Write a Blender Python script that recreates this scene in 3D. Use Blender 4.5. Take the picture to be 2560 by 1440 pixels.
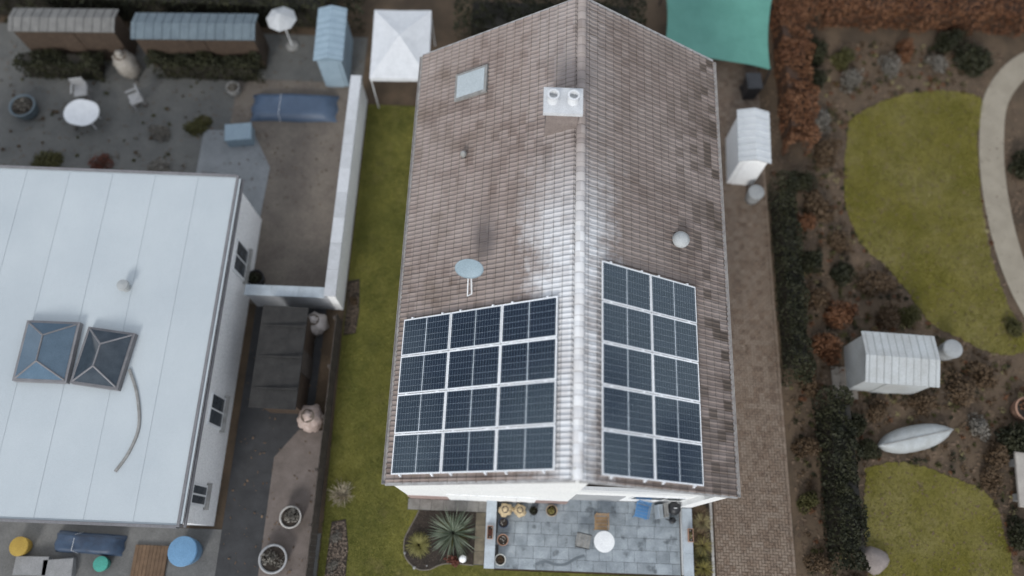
import bpy, math, random
import numpy as np
from mathutils import Matrix, Vector
random.seed(7); np.random.seed(7)
R = math.radians
scene = bpy.context.scene
for o in list(bpy.data.objects): bpy.data.objects.remove(o)

# ------------------------------------------------------------------ camera
cd = bpy.data.cameras.new('camera'); cam = bpy.data.objects.new('camera', cd)
scene.collection.objects.link(cam); scene.camera = cam
rm = Matrix(((0.99921275, -0.03967197, 0.00008480), (0.03749220, 0.94360794, -0.32893524), (0.01296949, 0.32867946, 0.94435248)))
cam.matrix_world = Matrix.Translation((-1.786, -6.674, 28.04)) @ rm.to_4x4()
cd.sensor_width = 36; cd.lens = 1941.9 / 2560 * 36; cd.clip_end = 600; cd.clip_start = .1
cd.dof.use_dof = True; cd.dof.focus_distance = 23.4; cd.dof.aperture_fstop = .068; cd.dof.aperture_blades = 0   # shallow focus: the photograph is sharp only around the front of the house

# ------------------------------------------------------------------ sky, sun, exposure
SUN_EL, SUN_AZ = R(31), R(194)      # azimuth clockwise from +Y: low in front of the house, a little to the left
w = bpy.data.worlds.new('World'); scene.world = w; w.use_nodes = True
nt = w.node_tree; nt.nodes.clear()
def wn(t, **k):
    n = nt.nodes.new(t)
    for a, b in k.items(): setattr(n, a, b)
    return n
wo = wn('ShaderNodeOutputWorld'); wb = wn('ShaderNodeBackground'); wb.inputs['Strength'].default_value = .1
sk = wn('ShaderNodeTexSky'); sk.sky_type = 'NISHITA'; sk.sun_disc = False; sk.sun_elevation = SUN_EL; sk.sun_rotation = SUN_AZ
tc = wn('ShaderNodeTexCoord'); mp = wn('ShaderNodeMapping'); mp.inputs['Scale'].default_value = (1, 1, 1.6); mp.inputs['Location'].default_value = (3.1, .4, 0)
n1 = wn('ShaderNodeTexNoise'); n1.inputs['Scale'].default_value = 4.2; n1.inputs['Detail'].default_value = 4; n1.inputs['Roughness'].default_value = .45
r1 = wn('ShaderNodeValToRGB'); r1.color_ramp.elements[0].position = .43; r1.color_ramp.elements[1].position = .56
r1.color_ramp.elements[0].color = (1.5, 2.0, 2.9, 1); r1.color_ramp.elements[1].color = (9.6, 9.9, 10.3, 1)
mx = wn('ShaderNodeMix', data_type='RGBA'); mx.inputs['Factor'].default_value = .88
nt.links.new(tc.outputs['Generated'], mp.inputs['Vector']); nt.links.new(mp.outputs['Vector'], n1.inputs['Vector'])
nt.links.new(n1.outputs['Fac'], r1.inputs['Fac']); nt.links.new(sk.outputs['Color'], mx.inputs['A']); nt.links.new(r1.outputs['Color'], mx.inputs['B'])
nt.links.new(mx.outputs['Result'], wb.inputs['Color']); nt.links.new(wb.outputs['Background'], wo.inputs['Surface'])
sl = bpy.data.lights.new('sun', 'SUN'); sl.energy = 1.5; sl.angle = R(16); sl.color = (1, .985, .96)
so = bpy.data.objects.new('sun', sl); scene.collection.objects.link(so)
sd = Vector((math.sin(SUN_AZ) * math.cos(SUN_EL), math.cos(SUN_AZ) * math.cos(SUN_EL), math.sin(SUN_EL)))
so.rotation_euler = (-sd).to_track_quat('-Z', 'Y').to_euler(); so.location = (0, -30, 40)
vs = scene.view_settings; vs.view_transform = 'Standard'; vs.look = 'None'; vs.gamma = 1; vs.exposure = 0.55; vs.use_curve_mapping = False

# ------------------------------------------------------------------ materials
def nodes_mat(name):
    m = bpy.data.materials.new(name); m.use_nodes = True
    t = m.node_tree; b = t.nodes['Principled BSDF']
    return m, t, b
def N(t, kind, ins=None, **k):
    n = t.nodes.new(kind)
    for a, v in k.items(): setattr(n, a, v)
    for a, v in (ins or {}).items():
        if hasattr(v, 'is_output'): t.links.new(v, n.inputs[a])
        else: n.inputs[a].default_value = v
    return n
def c4(c): return (c[0], c[1], c[2], 1)
def mixc(t, f, a, b, mode='MIX'):
    n = t.nodes.new('ShaderNodeMix'); n.data_type = 'RGBA'; n.blend_type = mode
    for s, v in (('Factor', f), ('A', a), ('B', b)):
        if hasattr(v, 'is_output'): t.links.new(v, n.inputs[s])
        else: n.inputs[s].default_value = v if s == 'Factor' else c4(v)
    return n.outputs['Result']
def ramp(t, fac, p0, p1, a=0., b=1.):
    n = t.nodes.new('ShaderNodeMapRange'); n.inputs[1].default_value = p0; n.inputs[2].default_value = p1
    n.inputs[3].default_value = a; n.inputs[4].default_value = b; t.links.new(fac, n.inputs[0]); return n.outputs[0]
def math_(t, op, a, b=0.):
    n = t.nodes.new('ShaderNodeMath'); n.operation = op
    for i, v in enumerate((a, b)):
        if hasattr(v, 'is_output'): t.links.new(v, n.inputs[i])
        else: n.inputs[i].default_value = v
    return n.outputs[0]
def pos(t): return t.nodes.new('ShaderNodeNewGeometry').outputs['Position']
def noise(t, sc, det=4, rough=.55, vec=None):
    n = N(t, 'ShaderNodeTexNoise', {'Scale': sc, 'Detail': det, 'Roughness': rough})
    t.links.new(vec if vec is not None else pos(t), n.inputs['Vector']); return n.outputs['Fac']
def bump(t, b, h, strength=.4, dist=.02):
    n = N(t, 'ShaderNodeBump', {'Strength': strength, 'Distance': dist, 'Height': h}); t.links.new(n.outputs[0], b.inputs['Normal'])
MATS = {}
def M(name, col, col2=None, rough=.7, sc=3., sc2=40., var=.35, metallic=0., bmp=.3, spec=.4, rnd=.12):
    """plain weathered surface: two colours mixed by large noise, fine grain and relief"""
    if name in MATS: return MATS[name]
    m, t, b = nodes_mat(name)
    col2 = col2 or tuple(c * (1 - var) for c in col)
    f = ramp(t, noise(t, sc, 5, .6), .35, .65)
    c = mixc(t, f, col, col2)
    g = ramp(t, noise(t, sc2, 3, .6), .3, .7, .78, 1.18)
    gm = t.nodes.new('ShaderNodeVectorMath'); gm.operation = 'SCALE'; t.links.new(c, gm.inputs[0]); t.links.new(g, gm.inputs['Scale'])
    oi = t.nodes.new('ShaderNodeObjectInfo')
    rr = ramp(t, oi.outputs['Random'], 0, 1, 1 - rnd, 1 + rnd)
    gm2 = t.nodes.new('ShaderNodeVectorMath'); gm2.operation = 'SCALE'; t.links.new(gm.outputs[0], gm2.inputs[0]); t.links.new(rr, gm2.inputs['Scale'])
    t.links.new(gm2.outputs[0], b.inputs['Base Color'])
    b.inputs['Roughness'].default_value = rough; b.inputs['Metallic'].default_value = metallic; b.inputs['Specular IOR Level'].default_value = spec
    if bmp: bump(t, b, noise(t, sc2, 4, .6), bmp, .01)
    MATS[name] = m; return m

EL_, ER_, YF_ = 6.16, 5.62, -4.81
def mat_tile():
    m, t, b = nodes_mat('roof_tile')
    p = pos(t); sx = N(t, 'ShaderNodeSeparateXYZ', {0: p}); x, y, z = sx.outputs
    ax = math_(t, 'ABSOLUTE', x)
    ix = math_(t, 'FLOOR', math_(t, 'DIVIDE', ax, .31 * .846)); iy = math_(t, 'FLOOR', math_(t, 'DIVIDE', math_(t, 'ADD', y, 4.83), .30))
    sg = math_(t, 'SIGN', x)
    cv = N(t, 'ShaderNodeCombineXYZ', {0: math_(t, 'MULTIPLY', ix, sg), 1: iy, 2: sg})
    wnz = N(t, 'ShaderNodeTexWhiteNoise', {'Vector': cv.outputs[0]})
    rnd = wnz.outputs['Value']
    base = mixc(t, ramp(t, rnd, 0, 1), (.195, .150, .130), (.330, .272, .245))
    base = mixc(t, ramp(t, noise(t, .45, 3), .4, .65), base, (.325, .272, .246))
    # lighter worn grains and grey lichen speckles
    base = mixc(t, ramp(t, noise(t, 55, 3, .7), .60, .78, 0, .55), base, (.50, .47, .44))
    # right-hand slope toned darker; dark algae strongest low on it and in single tiles
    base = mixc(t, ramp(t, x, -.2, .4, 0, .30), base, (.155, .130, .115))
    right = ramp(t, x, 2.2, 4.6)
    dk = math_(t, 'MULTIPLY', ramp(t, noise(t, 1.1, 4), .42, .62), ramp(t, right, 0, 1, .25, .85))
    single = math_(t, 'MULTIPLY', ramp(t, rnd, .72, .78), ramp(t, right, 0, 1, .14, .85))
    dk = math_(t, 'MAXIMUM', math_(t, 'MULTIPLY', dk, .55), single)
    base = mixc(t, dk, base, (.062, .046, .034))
    brn = math_(t, 'MULTIPLY', ramp(t, noise(t, .8, 4, .6), .5, .68), ramp(t, x, -4.2, -2.0, .5, 0.))
    base = mixc(t, brn, base, (.10, .068, .042))
    # shaded gaps at the course laps painted as dark lines; side joints dark too
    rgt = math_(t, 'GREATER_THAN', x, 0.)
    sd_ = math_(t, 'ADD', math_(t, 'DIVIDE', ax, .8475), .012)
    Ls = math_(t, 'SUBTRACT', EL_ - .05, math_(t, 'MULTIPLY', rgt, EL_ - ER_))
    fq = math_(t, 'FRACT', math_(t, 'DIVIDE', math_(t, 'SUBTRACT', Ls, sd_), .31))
    lap_shade = ramp(t, math_(t, 'ABSOLUTE', math_(t, 'SUBTRACT', fq, .5)), .445, .475)
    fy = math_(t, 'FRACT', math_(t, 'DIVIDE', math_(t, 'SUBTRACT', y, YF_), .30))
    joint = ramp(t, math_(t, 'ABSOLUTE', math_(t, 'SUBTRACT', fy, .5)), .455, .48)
    lj = math_(t, 'MULTIPLY', math_(t, 'MAXIMUM', lap_shade, math_(t, 'MULTIPLY', joint, .8)), ramp(t, noise(t, 3.5, 4, .6), .3, .6, .35, .9))
    # pale lime bloom running along the ridge
    nb = noise(t, 1.6, 5, .65); nb2 = noise(t, 9, 4, .7)
    ext = ramp(t, y, -4.8, 2.6, 1.15, 1.45)
    ext = math_(t, 'MULTIPLY', ext, ramp(t, x, -.05, .05, 1.0, .72))
    d = math_(t, 'SUBTRACT', ext, ax)
    d = math_(t, 'ADD', d, math_(t, 'MULTIPLY', math_(t, 'SUBTRACT', nb, .5), 2.2))
    d = math_(t, 'ADD', d, math_(t, 'MULTIPLY', math_(t, 'SUBTRACT', nb2, .5), .9))
    bl = math_(t, 'MULTIPLY', ramp(t, d, -.25, .75), ramp(t, y, 1.2, 4.6, 1, .12))
    base = mixc(t, math_(t, 'MULTIPLY', bl, ramp(t, rnd, 0, 1, .70, .97)), base, (.68, .69, .70))
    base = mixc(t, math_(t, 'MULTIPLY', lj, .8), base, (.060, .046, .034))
    mossy = math_(t, 'MULTIPLY', ramp(t, noise(t, 6, 4, .7), .62, .72), ramp(t, y, -4.2, -4.6))
    base = mixc(t, mossy, base, (.13, .12, .03))
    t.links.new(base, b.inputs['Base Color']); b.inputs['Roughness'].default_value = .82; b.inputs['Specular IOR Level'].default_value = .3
    bump(t, b, noise(t, 45, 4, .7), .5, .01)
    return m
MT = mat_tile()

def mat_cells():
    m, t, b = nodes_mat('solar_cells')
    tcn = t.nodes.new('ShaderNodeTexCoord'); sp = N(t, 'ShaderNodeSeparateXYZ', {0: tcn.outputs['Object']})
    fr = math_(t, 'FRACT', math_(t, 'DIVIDE', sp.outputs[0], .0912))
    d = math_(t, 'ABSOLUTE', math_(t, 'SUBTRACT', fr, .5))
    gap = ramp(t, d, .465, .475)
    fy = math_(t, 'FRACT', math_(t, 'DIVIDE', sp.outputs[1], .0182))
    bus = ramp(t, math_(t, 'ABSOLUTE', math_(t, 'SUBTRACT', fy, .5)), .44, .47, 0, .10)
    oi = t.nodes.new('ShaderNodeObjectInfo')
    cell = mixc(t, oi.outputs['Random'], (.007, .011, .020), (.011, .016, .028))
    c = mixc(t, bus, cell, (.25, .28, .32)); c = mixc(t, math_(t, 'MULTIPLY', gap, .55), c, (.42, .50, .56))
    t.links.new(c, b.inputs['Base Color']); b.inputs['Roughness'].default_value = .07; b.inputs['IOR'].default_value = 1.55; b.inputs['Specular Tint'].default_value = (.62, .86, 1, 1)
    return m
MC = mat_cells()

def mat_grass(name, a, b_, c_, dry, dry2=None):
    m, t, b = nodes_mat(name)
    col = mixc(t, ramp(t, noise(t, .55, 5, .65), .36, .64), a, b_)
    col = mixc(t, ramp(t, noise(t, 2.6, 5, .7), .45, .68, 0, .75), col, c_)
    col = mixc(t, ramp(t, noise(t, .9, 4, .7), .56, .70, 0, .55), col, dry)
    col = mixc(t, ramp(t, noise(t, 30, 3, .7), .35, .7, 0, .45), col, tuple(k * .35 for k in a))
    col = mixc(t, ramp(t, noise(t, .33, 3, .6), .40, .62, 0, .6), col, dry2 or a)
    col = mixc(t, ramp(t, noise(t, 7, 4, .75), .55, .70, 0, .5), col, tuple(k * .5 for k in a))
    t.links.new(col, b.inputs['Base Color']); b.inputs['Roughness'].default_value = .9; b.inputs['Specular IOR Level'].default_value = .15
    bump(t, b, noise(t, 34, 5, .75), .9, .04)
    return m
GRASS = mat_grass('lawn_grass', (.085, .090, .020), (.225, .205, .048), (.260, .235, .068), (.215, .170, .080))
GRASS_R = mat_grass('lawn_grass_right', (.120, .110, .018), (.185, .162, .030), (.205, .175, .042), (.215, .175, .085), (.245, .21, .09))
def mat_blade(name, a, b_, tr=False):
    m, t, b = nodes_mat(name)
    f = ramp(t, noise(t, 1.0, 4, .7), .36, .64); g = ramp(t, noise(t, 60, 2), .3, .7, 0, .6)
    c = mixc(t, f, a, b_); c = mixc(t, g, c, tuple(k * .45 for k in a))
    t.links.new(c, b.inputs['Base Color']); b.inputs['Roughness'].default_value = .65; b.inputs['Specular IOR Level'].default_value = .25
    return m
BLADE = mat_blade('grass_blade', (.090, .100, .020), (.300, .272, .066))
BLADE_R = mat_blade('grass_blade_right', (.150, .138, .022), (.270, .232, .055))
LEAF = dict(
    evergreen=mat_blade('evergreen_leaf', (.022, .024, .012), (.046, .046, .020)),
    copper=mat_blade('copper_leaf', (.135, .056, .026), (.205, .100, .050)),
    brown=mat_blade('dry_brown_leaf', (.090, .056, .030), (.155, .105, .062)),
    olive=mat_blade('olive_leaf', (.060, .058, .018), (.110, .100, .035)),
    grey=mat_blade('grey_leaf', (.16, .145, .12), (.24, .22, .19)),
    straw=mat_blade('straw_leaf', (.24, .20, .09), (.36, .31, .17)),
    red=mat_blade('dark_red_leaf', (.12, .040, .026), (.20, .075, .05)),
    gold=mat_blade('golden_sedge_leaf', (.15, .14, .030), (.36, .33, .13)),
    flax=mat_blade('flax_leaf', (.050, .075, .040), (.165, .200, .150)),
    bloom=mat_blade('yellow_green_leaf', (.20, .17, .045), (.34, .29, .11)),
)
def vary(m, a, b_):
    t = m.node_tree; b = t.nodes['Principled BSDF']; src = b.inputs['Base Color'].links[0].from_socket
    oi = t.nodes.new('ShaderNodeObjectInfo'); c = mixc(t, ramp(t, oi.outputs['Random'], 0, 1), a, b_)
    t.links.new(mixc(t, .6, src, c), b.inputs['Base Color'])
vary(LEAF['flax'], (.03, .05, .025), (.30, .33, .25))
TWIG = M('twig_bark', (.085, .062, .045), (.13, .105, .08), bmp=.2)
def stains(m, col, sc, p0, p1, amt=.8):
    t = m.node_tree; b = t.nodes['Principled BSDF']; src = b.inputs['Base Color'].links[0].from_socket
    f = ramp(t, noise(t, sc, 5, .6), p0, p1, 0, amt); t.links.new(mixc(t, f, src, col), b.inputs['Base Color'])
PALETWIG = M('pale_twig', (.48, .42, .31), (.32, .26, .18), bmp=.1)
WHITE = M('white_render', (.86, .86, .85), (.82, .825, .82), rough=.85, sc=.8, sc2=25, bmp=.12, rnd=.02)
PLINTH = M('pink_plinth', (.36, .265, .24), (.30, .22, .20), rough=.9)
TRIM = M('white_trim', (.78, .79, .79), (.70, .71, .72), rough=.5, bmp=0)
MORTAR = M('verge_mortar', (.40, .39, .38), (.27, .26, .25), sc=5)
GUTTER = M('gutter_plastic', (.40, .38, .36), (.27, .25, .24), rough=.5, sc=6, bmp=.1)
ALU = M('aluminium', (.86, .87, .88), (.80, .81, .82), rough=.4, metallic=.1, bmp=0)
BACK = M('panel_backsheet', (.62, .67, .71), (.58, .63, .68), rough=.12, bmp=0, sc2=5)
DARKGLASS = M('dark_glass', (.012, .014, .017), (.02, .022, .026), rough=.06, bmp=0)
DARKWOOD_AND_SHADE = M('dark_timber_and_shade', (.050, .034, .024), (.075, .052, .036), sc=7)  # timber, and also painted shade inside the balcony recess
SOIL = M('soil', (.024, .019, .015), (.045, .034, .026), rough=.95, sc=4, sc2=60, bmp=.9)
SOIL_R = M('garden_soil', (.110, .076, .048), (.060, .043, .028), rough=.95, sc=.9, sc2=22, bmp=.9)
SLATE = M('patio_slab', (.315, .350, .375), (.200, .228, .248), rough=.6, sc=2.4, sc2=28, bmp=.35)
stains(SLATE, (.085, .098, .108), 2.1, .58, .66, .75); stains(SLATE, (.38, .40, .41), 5., .60, .75, .5)
SLABW = M('walkway_slab', (.27, .255, .235), (.18, .17, .15), rough=.85, sc=4, sc2=30, bmp=.4)
SLABB = M('brown_path_slab', (.19, .165, .115), (.12, .10, .075), rough=.9, sc=4, sc2=30, bmp=.4)
JOINT = M('joint_sand', (.10, .105, .11), (.07, .07, .07), rough=.95)
CAP = M('wall_coping', (.42, .465, .50), (.35, .385, .41), rough=.6, sc=3, sc2=50, bmp=.2)
BRICK = M('block_paver', (.210, .150, .108), (.140, .100, .074), rough=.9, sc=6, sc2=45, bmp=.4)
BRICKJ = M('paver_joint', (.070, .050, .036), rough=.95)
KERB = M('pale_kerb', (.46, .44, .41), (.33, .31, .28), rough=.9, sc=5)
TERRA = M('terracotta', (.40, .24, .17), (.31, .18, .12), rough=.8)
BLUEGLAZE = M('blue_glaze', (.035, .055, .10), (.02, .03, .06), rough=.25, bmp=0)
CREAM = M('cream_glaze', (.70, .70, .66), (.55, .55, .5), rough=.4, bmp=0)
BLACK = M('black_plastic', (.016, .017, .019), (.028, .029, .032), rough=.45, bmp=0)
FLEECE = M('beige_fleece', (.56, .44, .27), (.42, .33, .20), rough=.95, sc=9)
PINKFLEECE = M('pink_beige_fleece', (.46, .37, .33), (.34, .26, .22), rough=.95, sc=6)
GREYSTONE = M('grey_stone', (.34, .335, .32), (.24, .235, .22), rough=.9, sc=5)
MEMBRANE = M('roof_membrane', (.47, .510, .525), (.425, .465, .485), rough=.7, sc=.3, sc2=150, bmp=.03, rnd=.02)
FASCIA = M('grey_fascia', (.20, .195, .20), (.16, .155, .16), rough=.6)
ASPHALT = M('asphalt', (.060, .060, .062), (.044, .044, .045), rough=.95, sc=2, sc2=70)
CONC = M('yard_concrete', (.150, .148, .142), (.110, .108, .104), rough=.95, sc=1.3, sc2=30)
COURT = M('courtyard_stone', (.150, .128, .105), (.110, .092, .078), rough=.95, sc=1.1, sc2=20)
GRAVEL = M('pink_gravel', (.215, .178, .158), (.160, .132, .115), rough=1, sc=2, sc2=55, bmp=.9)
PALEPATH = M('pale_gravel', (.335, .295, .230), (.280, .245, .190), rough=1, sc=1.5, sc2=55, bmp=.8)
FELT = M('black_felt', (.026, .025, .024), (.040, .038, .036), rough=.95, sc=3)
BLUETARP = M('blue_tarpaulin', (.066, .098, .150), (.055, .082, .128), rough=.45, sc=2, bmp=.2)
TEAL = M('teal_fabric', (.092, .255, .205), (.078, .225, .180), rough=.6, sc=1.5, bmp=.2)
PALEBLUE = M('pale_blue_paint', (.270, .350, .405), (.235, .310, .365), rough=.5)
SLATEBLUE = M('blue_grey_sheet', (.130, .165, .185), (.100, .130, .150), rough=.55)
GREYSHEET = M('grey_sheet', (.165, .160, .150), (.125, .122, .115), rough=.8)
BRIGHTBLUE = M('blue_plastic', (.085, .22, .42), (.07, .19, .37), rough=.4, bmp=0)
TEALPL = M('green_plastic', (.055, .29, .23), (.05, .24, .19), rough=.4, bmp=0)
YELLOW = M('yellow_plastic', (.40, .27, .05), (.34, .22, .04), rough=.5, bmp=0)
DECK = M('brown_decking', (.155, .098, .058), (.110, .068, .040), rough=.8, sc=5)
WOOD = M('orange_wood', (.38, .25, .13), (.30, .19, .10), rough=.6, sc=8)
DISHM = M('dish_paint', (.285, .365, .410), (.265, .340, .385), rough=.45, bmp=0)
ROOFGLASS = M('blue_roof_glass', (.085, .135, .185), (.070, .115, .160), rough=.15, bmp=0)
BRICKWALL = M('chimney_render', (.24, .20, .18), (.19, .155, .14), rough=.9)
PALEROOF = M('pale_sheet_roof', (.42, .44, .44), (.34, .345, .335), rough=.6, sc=1.0)
BARK = M('bark_chip', (.16, .12, .085), (.07, .05, .035), rough=.95, sc=30)
GLOBE = M('white_globe', (.88, .88, .88), (.84, .84, .84), rough=.35, bmp=0)
FENCEM = M('fence_board', (.088, .072, .060), (.060, .049, .042), rough=.9, sc=6)

# ------------------------------------------------------------------ mesh helpers
COL = scene.collection
class MB:
    def __init__(s): s.v = []; s.f = []
    def add(s, vs_, fs):
        k = len(s.v); s.v += [tuple(map(float, q)) for q in vs_]; s.f += [tuple(i + k for i in q) for q in fs]; return s
    def box(s, x0, x1, y0, y1, z0, z1):
        return s.add([(x0, y0, z0), (x1, y0, z0), (x1, y1, z0), (x0, y1, z0), (x0, y0, z1), (x1, y0, z1), (x1, y1, z1), (x0, y1, z1)],
                     [(0, 3, 2, 1), (4, 5, 6, 7), (0, 1, 5, 4), (1, 2, 6, 5), (2, 3, 7, 6), (3, 0, 4, 7)])
    def slab(s, x0, x1, y0, y1, z0, z1, c=.008):
        """box with a chamfered top edge"""
        return s.add([(x0, y0, z0), (x1, y0, z0), (x1, y1, z0), (x0, y1, z0), (x0, y0, z1 - c), (x1, y0, z1 - c), (x1, y1, z1 - c), (x0, y1, z1 - c),
                      (x0 + c, y0 + c, z1), (x1 - c, y0 + c, z1), (x1 - c, y1 - c, z1), (x0 + c, y1 - c, z1)],
                     [(8, 9, 10, 11), (0, 1, 5, 4), (1, 2, 6, 5), (2, 3, 7, 6), (3, 0, 4, 7), (4, 5, 9, 8), (5, 6, 10, 9), (6, 7, 11, 10), (7, 4, 8, 11)])
    def prism(s, pts, z0, z1):
        n = len(pts)
        return s.add([(x, y, z0) for x, y in pts] + [(x, y, z1) for x, y in pts],
                     [tuple(range(n - 1, -1, -1)), tuple(range(n, 2 * n))] + [(i, (i + 1) % n, n + (i + 1) % n, n + i) for i in range(n)])
    def lathe(s, prof, n=20, cx=0, cy=0, wob=None):
        vs_ = []; fs = []
        for r_, z in prof:
            for i in range(n):
                a = 2 * math.pi * i / n; k = wob(a, z) if wob else 1
                vs_.append((cx + r_ * k * math.cos(a), cy + r_ * k * math.sin(a), z))
        m = len(prof)
        for j in range(m - 1):
            for i in range(n):
                fs.append((j * n + i, j * n + (i + 1) % n, (j + 1) * n + (i + 1) % n, (j + 1) * n + i))
        fs.append(tuple(range((m - 1) * n, m * n)))
        fs.append(tuple(range(n - 1, -1, -1)))
        return s.add(vs_, fs)
    def tube(s, a, b, r0, r1=None, n=6):
        a, b = Vector(a), Vector(b); r1 = r0 if r1 is None else r1
        d = (b - a).normalized(); u = d.orthogonal().normalized(); v_ = d.cross(u)
        vs_ = [a + (u * math.cos(2 * math.pi * i / n) + v_ * math.sin(2 * math.pi * i / n)) * r0 for i in range(n)] + \
              [b + (u * math.cos(2 * math.pi * i / n) + v_ * math.sin(2 * math.pi * i / n)) * r1 for i in range(n)]
        return s.add(vs_, [(i, (i + 1) % n, n + (i + 1) % n, n + i) for i in range(n)] + [tuple(range(n - 1, -1, -1)), tuple(range(n, 2 * n))])
    def path(s, pts, r, n=6):
        for a, b in zip(pts[:-1], pts[1:]): s.tube(a, b, r, r, n)
        return s
    def build(s, name, mat, parent=None, smooth=False):
        me = bpy.data.meshes.new(name); me.from_pydata(s.v, [], s.f); me.update()
        return link(name, me, mat, parent, smooth)
def link(name, me, mat, parent=None, smooth=False):
    if mat is not None and not me.materials: me.materials.append(mat)
    if smooth: me.polygons.foreach_set('use_smooth', [True] * len(me.polygons))
    o = bpy.data.objects.new(name, me); COL.objects.link(o)
    if parent: o.parent = parent
    return o
def quads(name, V, mat, parent=None, nv=4):
    """V: (n, nv, 3) array of separate faces"""
    n = len(V); me = bpy.data.meshes.new(name or 'foliage')
    me.vertices.add(n * nv); me.vertices.foreach_set('co', np.asarray(V, dtype=np.float32).ravel())
    me.loops.add(n * nv); me.loops.foreach_set('vertex_index', np.arange(n * nv, dtype=np.int32))
    me.polygons.add(n); me.polygons.foreach_set('loop_start', np.arange(0, n * nv, nv, dtype=np.int32))
    me.update(calc_edges=True)
    return link(name, me, mat, parent) if name else me
def tag(o, label, cat, group=None):
    o['label'] = label; o['category'] = cat
    if group: o['group'] = group
    return o
def thing(name, label, cat, loc=(0, 0, 0), rz=0., group=None):
    o = bpy.data.objects.new(name, None); COL.objects.link(o); o.location = loc; o.rotation_euler = (0, 0, rz); o.empty_display_size = .2
    return tag(o, label, cat, group)
def struct(o, kind='structure'): o['kind'] = kind; return o
def copy_tree(o, parent=None):
    c = o.copy(); COL.objects.link(c); c.parent = parent
    for ch in list(o.children): copy_tree(ch, c)
    return c

# ------------------------------------------------------------------ ground
def sheet(name, pts, z, mat, d=.02):
    return struct(MB().prism(pts, z - d, z).build(name, mat))
def smoothpts(pts, n=6):
    out = []
    for i in range(len(pts) - 1):
        p0, p1, p2, p3 = (Vector(pts[max(i - 1, 0)]), Vector(pts[i]), Vector(pts[i + 1]), Vector(pts[min(i + 2, len(pts) - 1)]))
        for k in range(n):
            t = k / n
            out.append(tuple(.5 * ((2 * p1) + (p2 - p0) * t + (2 * p0 - 5 * p1 + 4 * p2 - p3) * t * t + (3 * p1 - p0 - 3 * p2 + p3) * t ** 3)))
    out.append(pts[-1]); return out
def ragged(pts, step=.12, amp=.05):
    out = []
    for i in range(len(pts)):
        a, b = Vector(pts[i]), Vector(pts[(i + 1) % len(pts)]); m_ = max(1, int((b - a).length / step))
        for k in range(m_): q_ = a.lerp(b, k / m_); out.append((q_.x + random.uniform(-amp, amp), q_.y + random.uniform(-amp, amp)))
    return out
def rect(x0, x1, y0, y1): return [(x0, y0), (x1, y0), (x1, y1), (x0, y1)]
g = MB().add([(-150, -150, 0), (150, -150, 0), (150, 150, 0), (-150, 150, 0)], [(0, 1, 2, 3)]).build('ground', SOIL_R); struct(g)
sheet('lawn', [(-7.95, -30), (9.0, -30), (9.0, -7.06), (-2.02, -7.06), (-2.02, -7.03), (-5.0, -4.9), (-5.0, 10.9), (-8.05, 10.9), (-8.05, 1), (-7.95, -6)], .024, GRASS)
sheet('yard', rect(-30, -8.0, -30, -6.1), .020, CONC)
sheet('alley', rect(-11.4, -8.75, -8.4, 2.0), .034, ASPHALT)
sheet('gravel_path', [(-9.95, -8.4), (-8.35, -8.4), (-8.35, -2.6), (-9.2, -2.6), (-9.95, -3.6)], .046, GRAVEL)
sheet('courtyard', rect(-13.6, -8.4, 2.05, 11.9), .030, COURT)
sheet('pale_terrace', [(-14.6, 2.05), (-11.9, 2.05), (-11.7, 7.8), (-12.6, 9.4), (-14.6, 9.4)], .042, M('pale_terrace_stone', (.24, .25, .255), (.17, .18, .185), rough=.9, sc=.8))
sheet('back_yard', rect(-30, -8.4, 5.0, 14.2), .012, M('back_yard_stone', (.135, .132, .122), (.095, .095, .09), rough=.95, sc=.6, sc2=25))

# lawns of the right-hand gardens, curved pale path
LR1 = [(11.9, 11.0), (13.2, 11.9), (15.2, 12.6), (17.6, 12.4), (17.2, 10.6), (16.9, 8.0), (16.85, 5.4), (17.2, 3.2), (17.7, 1.6), (16.6, 1.2), (15.3, 1.7), (14.1, 2.4), (13.4, 3.6), (12.6, 4.7), (11.8, 5.6), (11.4, 7.2), (11.6, 9.2)]
LR1 = smoothpts(LR1 + LR1[:1], 3)[:-1]; sheet('lawn', ragged(LR1), .026, GRASS_R)
LR2 = [(11.0, -3.2), (12.4, -2.9), (14.2, -3.4), (15.4, -4.1), (15.7, -6.0), (15.6, -14), (10.8, -14), (10.7, -7.0), (10.8, -4.8)]
LR2 = smoothpts(LR2[:5], 3) + LR2[5:]; sheet('lawn', ragged(LR2), .026, GRASS_R)
pc = [(21.5, 15.0), (19.6, 14.0), (18.3, 12.4), (17.75, 10.4), (17.5, 8.2), (17.55, 5.8), (17.9, 3.8), (18.6, 2.2), (19.8, 1.0), (22, 0)]
def ribbon(pts, wd):
    L, Rr = [], []
    for i, p_ in enumerate(pts):
        a = Vector(pts[max(i - 1, 0)]); b = Vector(pts[min(i + 1, len(pts) - 1)]); d = (b - a).normalized(); nrm = Vector((-d.y, d.x))
        L.append(tuple(Vector(p_) + nrm * wd)); Rr.append(tuple(Vector(p_) - nrm * wd))
    return L + Rr[::-1]
rb = ribbon(smoothpts(pc), .50); sheet('gravel_path', rb[::-1], .036, PALEPATH)

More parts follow.
